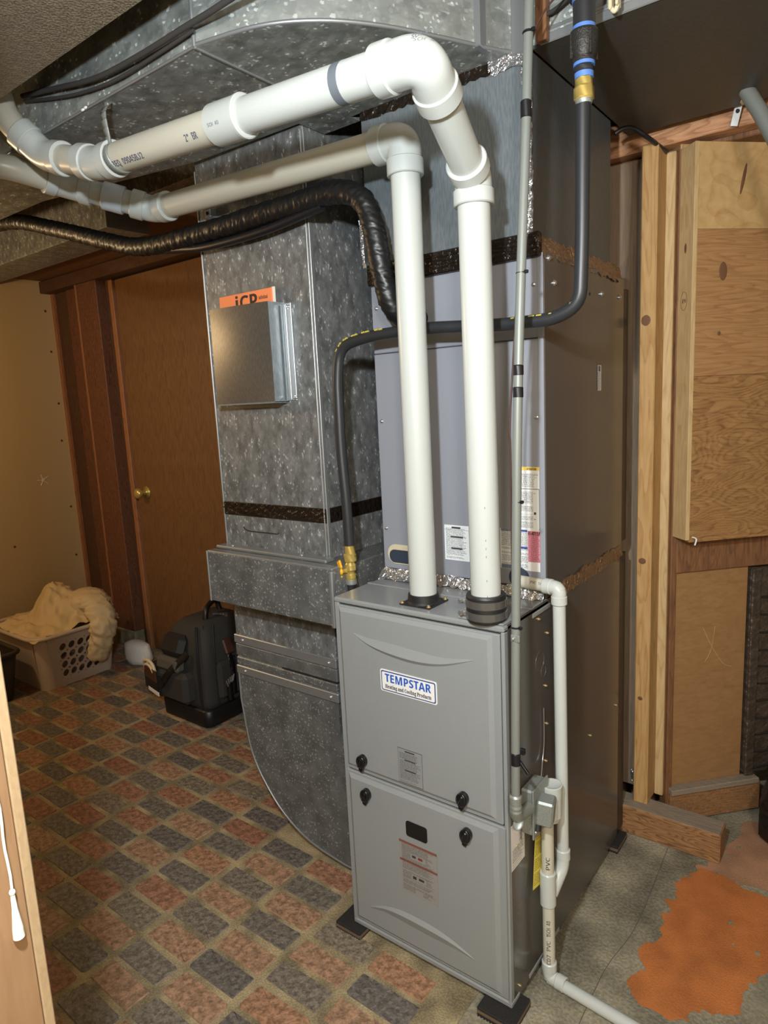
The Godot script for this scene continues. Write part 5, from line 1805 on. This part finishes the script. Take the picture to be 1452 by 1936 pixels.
# ---------------------------------------------------------------- condensate drain
func drains() -> void:
	var r := 0.0136
	var t := thing("coil_drain", "white condensate pipe from the coil case over the furnace edge and down its side", "pipe", Vector3(0.042, 0.25, -0.174))
	var a := Vector3(-0.06, 0.93, -0.19)
	var b := Vector3(0.042, 0.931, -0.172)
	var c := Vector3(0.042, 0.30, -0.185)
	var st := ST()
	tube(st, [a, b], r, 20)
	obj("pipe", st, M.pvc_old, t)
	fitting(t, a, b, c, 0.016, 0.02, M.pvc, r)
	st = ST()
	tube(st, [b, c], r, 20)
	obj("pipe", st, M.pvc, t)
	st = ST()
	collar(st, c + Vector3(0, -0.012, 0), Vector3.UP, 0.0168, 0.026, 0.01, 20)
	tube(st, bend([c, c + Vector3(0, -0.03, 0.004), Vector3(0.032, 0.225, -0.14)], 0.02), 0.0155, 18)
	obj("wye_branch", st, M.pvc, t)
	text("print", "PVC SCH 40", "Droid Sans Mono", 0.006, Vector3(0.002, 0.937, -0.1665), (b - a), Vector3(0, 0.9, -0.3), M.grey_band, t, 0.0005, 0.05)
	t = thing("floor_drain_pipe", "white drain pipe standing before the furnace side that turns along the floor to bottom right", "pipe", Vector3(0.033, 0, -0.128))
	var p := Vector3(0.030, 0.47, -0.128)
	var q := Vector3(0.032, 0.0165, -0.128)
	var e := Vector3(0.34, 0.0165, -0.10)
	st = ST()
	tube(st, [p, q], r, 20)
	obj("pipe", st, M.pvc_old, t)
	fitting(t, p, q + Vector3(0, 0.004, 0), e, 0.018, 0.022, M.pvc, r)
	st = ST()
	tube(st, [q, e], 0.0136, 20)
	obj("pipe", st, M.pvc, t)
	st = ST()
	collar(st, Vector3(0.0305, 0.205, -0.128), Vector3.UP, 0.0178, 0.082, 0.01, 24)
	obj("coupling", st, M.pvc, t)
	var nrm := Vector3(0.40, 0, 0.92).normalized()
	for k in [["CD7 PVC 1", 0.10, 0.075], ["SCH 40", 0.155, 0.035], ["PVC", 0.315, 0.03]]:
		text("print", k[0], "Droid Sans Mono", 0.0085, Vector3(0.031, k[1], -0.128) + nrm * 0.0136, Vector3.UP, Vector3(-0.92, 0, 0.40), M.ink, t, 0.0006, k[2])
	# overflow switch on top of the drain
	t = thing("overflow_switch", "grey overflow switch box with white cup on top of the drain pipe", "switch", Vector3(0.03, 0.40, -0.11))
	st = ST()
	lathe(st, Vector3(0.038, 0.413, -0.135), Vector3.UP, [Vector2(0.0, 0), Vector2(0.017, 0), Vector2(0.0215, 0.012), Vector2(0.0225, 0.06), Vector2(0.0235, 0.085), Vector2(0.0215, 0.086), Vector2(0.0, 0.078)], 28)
	obj("cup", st, M.pvc, t)
	st = ST()
	var B := Basis(Vector3.UP, 0.25) * Basis(Vector3.BACK, -0.08)
	box(st, Vector3(0.046, 0.466, -0.086), Vector3(0.036, 0.056, 0.042), 0.004, B)
	obj("housing", st, M.cast, t)
	st = ST()
	tube(st, [Vector3(0.034, 0.44, -0.075), Vector3(0.034, 0.424, -0.068)], 0.008, 14)
	obj("grommet", st, M.rubber, t)
	t = thing("paper_tag", "yellow paper tag hanging behind the drain pipe", "tag", Vector3(0.008, 0.34, -0.14))
	var tg := ST()
	tg = null
	card("tag_sheet", Vector3(0.006, 0.40, -0.120), Vector3(0.006, 0, -0.036), Vector3(0.002, -0.15, 0.022), M.yellow_paper, t, 0.0008)

# ---------------------------------------------------------------- laundry by the left wall
func laundry() -> void:
	var t := thing("laundry_basket", "pinkish white plastic laundry basket with oval holes, heaped with a tan jacket", "basket", Vector3(-2.87, 0, -0.48))
	var lo := Vector2(-3.10, -0.67)      # foot, x z
	var hi := Vector2(-2.665, -0.30)
	var H := 0.285
	var fl := 0.035                       # flare at the rim
	# one side wall as a grid of cells, some with an oval hole; a and b are the foot corners, n outward
	var side := func(a: Vector2, b: Vector2, n: Vector2, cols: int, rows: int, hole: Callable) -> SurfaceTool:
		var s := ST()
		s.set_smooth_group(-1)
		var P := func(u: float, v: float, th: float) -> Vector3:
			var d := (b - a).normalized()
			var ex := fl * v * (u * 2 - 1)
			var p := a.lerp(b, u) + d * ex + n * (fl * v - th)
			return Vector3(p.x, v * H, p.y)
		for i in cols:
			for j in rows:
				var u0 := float(i) / cols; var u1 := float(i + 1) / cols
				var v0 := float(j) / rows; var v1 := float(j + 1) / rows
				var o3 := Vector3(n.x, 0, n.y)
				if hole.call(i, j):
					var m := 20
					for k in m:
						var q: Array = []
						for kk in [k, k + 1]:
							var an: float = TAU * kk / m
							var cs := cos(an); var sn := sin(an)
							var sq := 1.0 / maxf(absf(cs), absf(sn))
							var uc := (u0 + u1) / 2; var vc := (v0 + v1) / 2
							var hu := (u1 - u0) / 2; var hv := (v1 - v0) / 2
							var ox := cs * 0.70 + sn * 0.20
							q.append([Vector2(uc + cs * sq * hu, vc + sn * sq * hv), Vector2(uc + ox * hu, vc + sn * 0.74 * hv)])
						quad(s, P.call(q[0][0].x, q[0][0].y, 0.0), P.call(q[1][0].x, q[1][0].y, 0.0), P.call(q[1][1].x, q[1][1].y, 0.0), P.call(q[0][1].x, q[0][1].y, 0.0), o3)
						quad(s, P.call(q[0][1].x, q[0][1].y, 0.0), P.call(q[1][1].x, q[1][1].y, 0.0), P.call(q[1][1].x, q[1][1].y, 0.004), P.call(q[0][1].x, q[0][1].y, 0.004), o3)
						quad(s, P.call(q[0][0].x, q[0][0].y, 0.004), P.call(q[1][0].x, q[1][0].y, 0.004), P.call(q[1][1].x, q[1][1].y, 0.004), P.call(q[0][1].x, q[0][1].y, 0.004), -o3)
				else:
					quad(s, P.call(u0, v0, 0.0), P.call(u1, v0, 0.0), P.call(u1, v1, 0.0), P.call(u0, v1, 0.0), o3)
					quad(s, P.call(u0, v0, 0.004), P.call(u1, v0, 0.004), P.call(u1, v1, 0.004), P.call(u0, v1, 0.004), -o3)
		return s
	var rr := 0.05
	var holes := func(i: int, j: int) -> bool: return i >= 1 and i <= 5 and j >= 1 and j <= 4
	obj("side_panel", side.call(Vector2(hi.x, hi.y - rr), Vector2(hi.x, lo.y + rr), Vector2(1, 0), 7, 6, holes), M.basket, t)
	obj("side_panel", side.call(Vector2(lo.x, lo.y + rr), Vector2(lo.x, hi.y - rr), Vector2(-1, 0), 7, 6, holes), M.basket, t)
	var none := func(_i: int, _j: int) -> bool: return false
	obj("end_panel", side.call(Vector2(lo.x + rr, hi.y), Vector2(hi.x - rr, hi.y), Vector2(0, 1), 6, 5, none), M.basket, t)
	obj("end_panel", side.call(Vector2(hi.x - rr, lo.y), Vector2(lo.x + rr, lo.y), Vector2(0, -1), 6, 5, none), M.basket, t)
	var st := ST()
	st.set_smooth_group(0)
	for q in [[hi.x - rr, hi.y - rr, 0.0], [lo.x + rr, hi.y - rr, PI / 2], [lo.x + rr, lo.y + rr, PI], [hi.x - rr, lo.y + rr, PI * 1.5]]:
		for k in 6:
			var p: Array = []
			for w in [[k, 0.0], [k + 1, 0.0], [k + 1, 1.0], [k, 1.0]]:
				var an: float = q[2] + PI / 2 * w[0] / 6
				var e := Vector3(cos(an), 0, sin(an))
				var ds := Vector3(signf(cos(q[2] + PI / 4)), 0, signf(sin(q[2] + PI / 4))) * fl * 0.0
				p.append(Vector3(q[0], w[1] * H, q[1]) + e * (rr + fl * w[1]) + ds)
			quad(st, p[0], p[1], p[2], p[3], p[0] - Vector3(q[0], p[0].y, q[1]))
	obj("corner", st, M.basket, t)
	st = ST()
	var fp := shift(rrect(hi.x - lo.x, hi.y - lo.y, rr), (lo + hi) / 2)
	prism(st, fp, -0.006, 0.0, Transform3D(Basis(Vector3.RIGHT, Vector3.BACK, Vector3.DOWN), Vector3.ZERO))
	obj("bottom", st, M.basket, t)
	st = ST()
	var rim: Array = []
	var rp := shift(rrect(hi.x - lo.x + fl * 2 + 0.02, hi.y - lo.y + fl * 2 + 0.02, rr + fl), (lo + hi) / 2)
	for p in rp: rim.append(Vector3(p.x, H - 0.002, p.y))
	rim.append(rim[0]); rim.append(rim[1])
	tube(st, rim, 0.014, 10, [], false, 0.8)
	obj("rim", st, M.basket, t)
	# jacket heaped on top, sleeve hanging over the front
	t = thing("puffer_jacket", "crumpled tan quilted jacket on the laundry basket, a sleeve hanging over its front", "jacket", Vector3(-2.85, 0.28, -0.5))
	st = ST()
	var no := FastNoiseLite.new()
	no.seed = 12
	no.frequency = 7.0
	no.fractal_octaves = 2
	var N := 44
	st.set_smooth_group(0)
	var G: Array = []
	for i in N + 1:
		var row: Array = []
		for j in N + 1:
			var u := float(i) / N * 2 - 1
			var v := float(j) / N * 2 - 1
			var x := -2.865 + u * 0.245
			var z := -0.475 + v * 0.225
			var dd := sqrt(u * u * 0.9 + v * v * 0.9)
			var y := 0.272 + 0.055 * (1.0 - clampf(dd, 0, 1.0))
			y += 0.125 * exp(-((u - 0.25) * (u - 0.25) * 3.0 + (v + 0.35) * (v + 0.35) * 5.0))
			y += 0.05 * exp(-((u + 0.1) * (u + 0.1) * 4.0 + (v - 0.1) * (v - 0.1) * 6.0))
			y += absf(no.get_noise_2d(x * 0.45, z * 0.45)) * 0.09 * (1.2 - dd * 0.6) - 0.01
			y += 0.012 * absf(sin((u * 0.6 + v) * 9.0 + no.get_noise_2d(x * 0.5, z) * 2.0))
			y += (0.5 - absf(no.get_noise_2d(x * 1.6 + 5.0, z * 1.6))) * 0.035 * (1.15 - dd * 0.8)
			row.append(Vector3(x, y, z))
		G.append(row)
	for i in N:
		for j in N:
			quad(st, G[i][j], G[i + 1][j], G[i + 1][j + 1], G[i][j + 1], Vector3.UP)
	obj("body", st, M.jacket, t)
	st = ST()
	var sp := resample(spline([Vector3(-2.80, 0.36, -0.60), Vector3(-2.70, 0.39, -0.60), Vector3(-2.62, 0.345, -0.595), Vector3(-2.575, 0.285, -0.58), Vector3(-2.575, 0.215, -0.565), Vector3(-2.59, 0.15, -0.55), Vector3(-2.60, 0.105, -0.545)], 8), 0.008)
	var rad: Array = []
	for i in sp.size():
		var f := float(i) / sp.size()
		rad.append(lerpf(0.082, 0.042, f) * (0.9 + 0.2 * sqrt(absf(sin(i * 0.30)))) * (1.0 if f < 0.95 else 0.75))
	wrinkled(st, sp, rad, 0.016, 9, 30, 0.62, 16.0, 4.0)
	obj("sleeve", st, M.jacket, t)
	st = ST()
	rings_blob(st, Vector3(-2.75, 0.30, -0.60), [[0.0, 0.11], [0.03, 0.12], [0.06, 0.112], [0.09, 0.105], [0.12, 0.085], [0.14, 0.05], [0.147, 0.02]], 0.14, 21)
	obj("hood", st, M.jacket, t)
	# dark bin half hidden by the door casing
	t = thing("dark_bin", "dark plastic bin left of the laundry basket, half hidden by the door casing", "bin", Vector3(-2.87, 0, -0.02))
	st = ST()
	var rings: Array = []
	for k in [[0.0, 0.14], [0.02, 0.15], [0.24, 0.175]]:
		var ring: Array = []
		for p in rrect(k[1] * 2, k[1] * 2.2, 0.04): ring.append(Vector3(-2.87 + p.x, k[0], -0.02 + p.y))
		rings.append(ring)
	loft(st, rings)
	obj("tub", st, M.bin, t)
	st = ST()
	rim = []
	for p in rrect(0.36, 0.395, 0.045): rim.append(Vector3(-2.87 + p.x, 0.24, -0.02 + p.y))
	rim.append(rim[0]); rim.append(rim[1])
	tube(st, rim, 0.012, 8, [], false)
	obj("rim", st, M.bin, t)

# ---------------------------------------------------------------- tool backpack
func backpack() -> void:
	var t := thing("tool_backpack", "black tool backpack with brown leather tabs standing beside the return duct", "backpack", Vector3(-1.80, 0, -0.64))
	var cx := -1.805
	var cz := -0.655
	var st := ST()
	var rings: Array = []
	for k in [[0.0, 0.155, 0.165, 0.03], [0.012, 0.163, 0.173, 0.035], [0.075, 0.165, 0.175, 0.035], [0.082, 0.158, 0.168, 0.035]]:
		var r: Array = []
		for p in rrect(k[1] * 2, k[2] * 2, k[3]): r.append(Vector3(cx + p.x, k[0], cz + p.y))
		rings.append(r)
	loft(st, rings)
	lbl(obj("moulded_base", st, M.moulded, t), "moulded black rubber base")
	st = ST()
	rings = []
	for k in 13:
		var f := k / 12.0
		var y := 0.08 + f * 0.355
		var tp := sqrt(maxf(0.0, 1.0 - pow(maxf(0.0, (f - 0.45) / 0.56), 2.4)))
		var wx := 0.150 * (0.42 + 0.58 * tp)
		var wz := 0.160 * (0.50 + 0.50 * tp)
		var r: Array = []
		for p in rrect(wx * 2, wz * 2, 0.04 * (0.4 + 0.6 * tp)): r.append(Vector3(cx + p.x, y, cz + p.y - 0.01 * f))
		rings.append(r)
	loft(st, rings)
	obj("body", st, M.fabric, t)
	# zip tracks over the near corner
	for dx in [-0.018, 0.0, 0.016, 0.05]:
		st = ST()
		var zp: Array = []
		for k in 12:
			var f := k / 11.0
			var y := 0.085 + f * 0.34
			var tp := sqrt(maxf(0.0, 1.0 - pow(maxf(0.0, (f * 0.958 - 0.45) / 0.56), 2.4)))
			var wx := 0.150 * (0.42 + 0.58 * tp)
			var wz := 0.160 * (0.50 + 0.50 * tp)
			if dx < 0.04: zp.append(Vector3(cx + wx - 0.03 - dx * 0.3 + dx * 0.9, y, cz + wz + 0.002 - maxf(0, dx) * 1.6))
			else: zp.append(Vector3(cx + wx + 0.003, y, cz + wz - 0.06))
		tube(st, spline(zp, 3), 0.0035, 8)
		obj("zip_track", st, M.fabric_black, t)
	# front pockets on the side that looks left of the camera (+z)
	var zf := cz + 0.16
	st = ST()
	box(st, Vector3(cx - 0.045, 0.335, zf - 0.012), Vector3(0.15, 0.10, 0.07), 0.022, Basis(Vector3.RIGHT, -0.42))
	obj("flap_pocket", st, M.fabric_black, t)
	st = ST()
	box(st, Vector3(cx - 0.05, 0.262, zf + 0.022), Vector3(0.155, 0.062, 0.05), 0.014, Basis(Vector3.RIGHT, -0.12))
	obj("middle_pocket", st, M.fabric_grey, t)
	st = ST()
	box(st, Vector3(cx - 0.03, 0.165, zf + 0.012), Vector3(0.20, 0.14, 0.07), 0.02)
	obj("lower_pocket", st, M.fabric, t)
	st = ST()
	box(st, Vector3(cx - 0.165, 0.165, zf + 0.01), Vector3(0.16, 0.13, 0.09), 0.026, Basis(Vector3.UP, -0.2))
	var pk := obj("side_pouch", st, M.fabric_black, t)
	st = ST()
	box(st, Vector3(cx - 0.155, 0.205, zf + 0.058), Vector3(0.12, 0.055, 0.006), 0.002, Basis(Vector3.UP, -0.2))
	lbl(obj("leather_tab", st, M.leather, t), "dark red-brown leather tab")
	st = ST()
	box(st, Vector3(cx - 0.145, 0.152, zf + 0.059), Vector3(0.11, 0.028, 0.004), 0.001, Basis(Vector3.UP, -0.2))
	obj("name_strip", st, M.moulded, t)
	st = ST()
	box(st, Vector3(cx - 0.14, 0.128, zf + 0.0605), Vector3(0.11, 0.018, 0.004), 0.001, Basis(Vector3.UP, -0.2))
	lbl(obj("reflective_strip", st, M.white, t), "white reflective strip")
	var rt := Basis(Vector3.UP, -0.2) * Vector3.RIGHT
	text("lettering", "PRO PAC", "Droid Sans", 0.014, Vector3(cx - 0.13, 0.153, zf + 0.0625), rt, Vector3.UP, M.grey_band, t, 0.0006, 0.055, true)
	# diagonal strap, side pocket, buckle, keys
	st = ST()
	ribbon(st, spline([Vector3(cx - 0.07, 0.18, zf + 0.062), Vector3(cx - 0.02, 0.235, zf + 0.058), Vector3(cx + 0.06, 0.325, zf + 0.01)], 5), Vector3(1, -0.8, 0), 0.03, 0.002)
	obj("strap", st, M.moulded, t)
	st = ST()
	box(st, Vector3(cx - 0.075, 0.178, zf + 0.064), Vector3(0.036, 0.028, 0.012), 0.004, Basis(Vector3.BACK, 0.7))
	obj("buckle", st, M.black_gloss, t)
	var xr := cx + 0.152
	st = ST()
	box(st, Vector3(xr - 0.005, 0.19, cz + 0.03), Vector3(0.05, 0.17, 0.14), 0.016)
	obj("end_pocket", st, M.fabric, t)
	st = ST()
	box(st, Vector3(xr - 0.012, 0.325, cz + 0.02), Vector3(0.03, 0.07, 0.05), 0.006, Basis(Vector3.BACK, 0.35))
	lbl(obj("leather_tab", st, M.leather, t), "brown leather tab on the end")
	st = ST()
	ribbon(st, spline([Vector3(xr + 0.005, 0.30, cz + 0.03), Vector3(xr + 0.024, 0.24, cz + 0.03), Vector3(xr + 0.024, 0.12, cz + 0.03)], 5), Vector3(0, 0, 1), 0.024, 0.0018)
	obj("strap", st, M.moulded, t)
	st = ST()
	for z in [0.018, 0.042]: tube(st, [Vector3(xr + 0.026, 0.285, cz + z), Vector3(xr + 0.028, 0.245, cz + z)], 0.003, 8)
	tube(st, [Vector3(xr + 0.026, 0.287, cz + 0.016), Vector3(xr + 0.026, 0.287, cz + 0.044)], 0.003, 8)
	obj("ring_buckle", st, M.black_gloss, t)
	st = ST()
	for k in 5:
		box(st, Vector3(xr + 0.03, 0.195 - 0.004 * k, cz + 0.035 + 0.009 * k), Vector3(0.003, 0.03, 0.006), 0.0008, Basis(Vector3.RIGHT, -0.3 + 0.15 * k))
	obj("key", st, M.zinc, t)
	st = ST()
	lathe(st, Vector3(xr + 0.022, 0.10, cz + 0.055), Vector3.UP, [Vector2(0, 0), Vector2(0.014, 0), Vector2(0.014, 0.075), Vector2(0.011, 0.08), Vector2(0, 0.08)], 16)
	tube(st, [Vector3(xr + 0.02, 0.09, cz - 0.01), Vector3(xr + 0.022, 0.2, cz - 0.01)], 0.012, 12)
	obj("held_tool", st, M.black_gloss, t)
	# carrying handle on top
	st = ST()
	tube(st, spline([Vector3(cx - 0.03, 0.42, cz - 0.09), Vector3(cx - 0.035, 0.475, cz - 0.08), Vector3(cx, 0.492, cz - 0.03), Vector3(cx + 0.03, 0.475, cz + 0.03), Vector3(cx + 0.035, 0.42, cz + 0.045)], 6), 0.012, 12)
	obj("handle", st, M.moulded, t)
	st = ST()
	ribbon(st, spline([Vector3(cx + 0.02, 0.44, cz - 0.02), Vector3(cx + 0.07, 0.44, cz - 0.04), Vector3(cx + 0.10, 0.40, cz - 0.08)], 5), Vector3(0, 0, 1), 0.03, 0.003)
	obj("strap", st, M.fabric_grey, t)
	t = thing("rope_loop", "short loop of pale rope hanging on the backpack's left pouch", "rope", Vector3(-1.97, 0.23, -0.47))
	st = ST()
	tube(st, spline([Vector3(-2.04, 0.225, -0.465), Vector3(-2.02, 0.25, -0.45), Vector3(-1.975, 0.262, -0.442), Vector3(-1.935, 0.25, -0.436), Vector3(-1.92, 0.222, -0.434)], 6), 0.007, 10)
	tube(st, spline([Vector3(-2.03, 0.222, -0.455), Vector3(-2.0, 0.238, -0.446), Vector3(-1.96, 0.238, -0.438), Vector3(-1.93, 0.218, -0.432)], 6), 0.006, 10)
	obj("rope", st, M.rope, t)

# ---------------------------------------------------------------- foreground and odds and ends
func small_things() -> void:
	var t := thing("door_casing", "pale wooden door casing close by at the left edge", "casing", Vector3(-0.055, 0, 0.93))
	var st := ST()
	bb(st, Vector3(-0.062, 0, 0.8955), Vector3(-0.0465, 2.038, 1.06), 0.001)
	obj("jamb_board", st, M.casing, t)
	st = ST()
	bb(st, Vector3(-0.075, 0, 0.8855), Vector3(-0.0455, 2.038, 0.895), 0.0012)
	obj("edge_strip", st, M.casing_edge, t)
	t = thing("pull_cord", "white pull cord with a frayed tassel hanging before the door casing", "cord", Vector3(-0.043, 0.9, 0.908))
	st = ST()
	var p: Array = []
	for k in 30: p.append(Vector3(-0.0425 + cos(k * 1.3) * 0.0006, 1.3 - k * 0.0135, 0.9075 + sin(k * 1.3) * 0.0006))
	tube(st, p, 0.0013, 8)
	obj("cord", st, M.cord, t)
	st = ST()
	ell(st, Vector3(-0.0425, 0.905, 0.9075), Vector3(0.0028, 0.0035, 0.0028))
	obj("knot", st, M.cord, t)
	st = ST()
	lathe(st, Vector3(-0.0425, 0.903, 0.9075), Vector3.DOWN, [Vector2(0, 0), Vector2(0.002, 0.001), Vector2(0.0026, 0.015), Vector2(0.0048, 0.036), Vector2(0.0052, 0.045), Vector2(0, 0.046)], 14)
	obj("tassel", st, M.cord, t)
	# bits at the top of the furnace
	st = ST()
	bb(st, Vector3(0.0, 1.995, -0.19), Vector3(0.022, 2.2, -0.175), 0.002)
	tag(obj("wood_strip", st, M.jamb_brown), "short brown wood strip behind the conduit against the trunk duct", "wood strip")
	st = ST()
	bb(st, Vector3(0.145, 1.99, -0.17), Vector3(0.152, 2.12, -0.15), 0.003)
	bb(st, Vector3(0.158, 1.993, -0.17), Vector3(0.163, 2.12, -0.15), 0.002)
	tube(st, bend([Vector3(0.1485, 1.995, -0.16), Vector3(0.155, 1.986, -0.16), Vector3(0.1605, 1.997, -0.16)], 0.01), 0.004, 8)
	tag(obj("duct_strap", st, M.cream_foam), "tan folded strap hanging right of the gas riser", "strap")
	st = ST()
	tube(st, spline([Vector3(0.105, 2.06, -0.15), Vector3(0.07, 2.05, -0.175), Vector3(0.03, 2.038, -0.18), Vector3(0.0, 2.045, -0.185)], 6), 0.004, 8)
	tag(obj("cable", st, M.cable), "short black cable curving between gas riser and conduit", "cable")
	st = ST()
	tube(st, spline([Vector3(-0.02, 1.975, -0.69), Vector3(0.0, 1.985, -0.70), Vector3(0.02, 1.984, -0.72), Vector3(0.045, 1.965, -0.76), Vector3(0.06, 1.955, -0.86)], 6), 0.006, 10)
	tag(obj("cable", st, M.tape), "black cable arching from the plenum corner to the header", "cable")
	st = ST()
	foil_strip(st, Vector3(-0.015, 0.105, -0.875), Vector3(0.03, 0, 0), Vector3(0, 0.05, 0.004), 55)
	tag(obj("foil_scrap", st, M.foil), "scrap of foil at the foot of the grey weathered board", "foil")
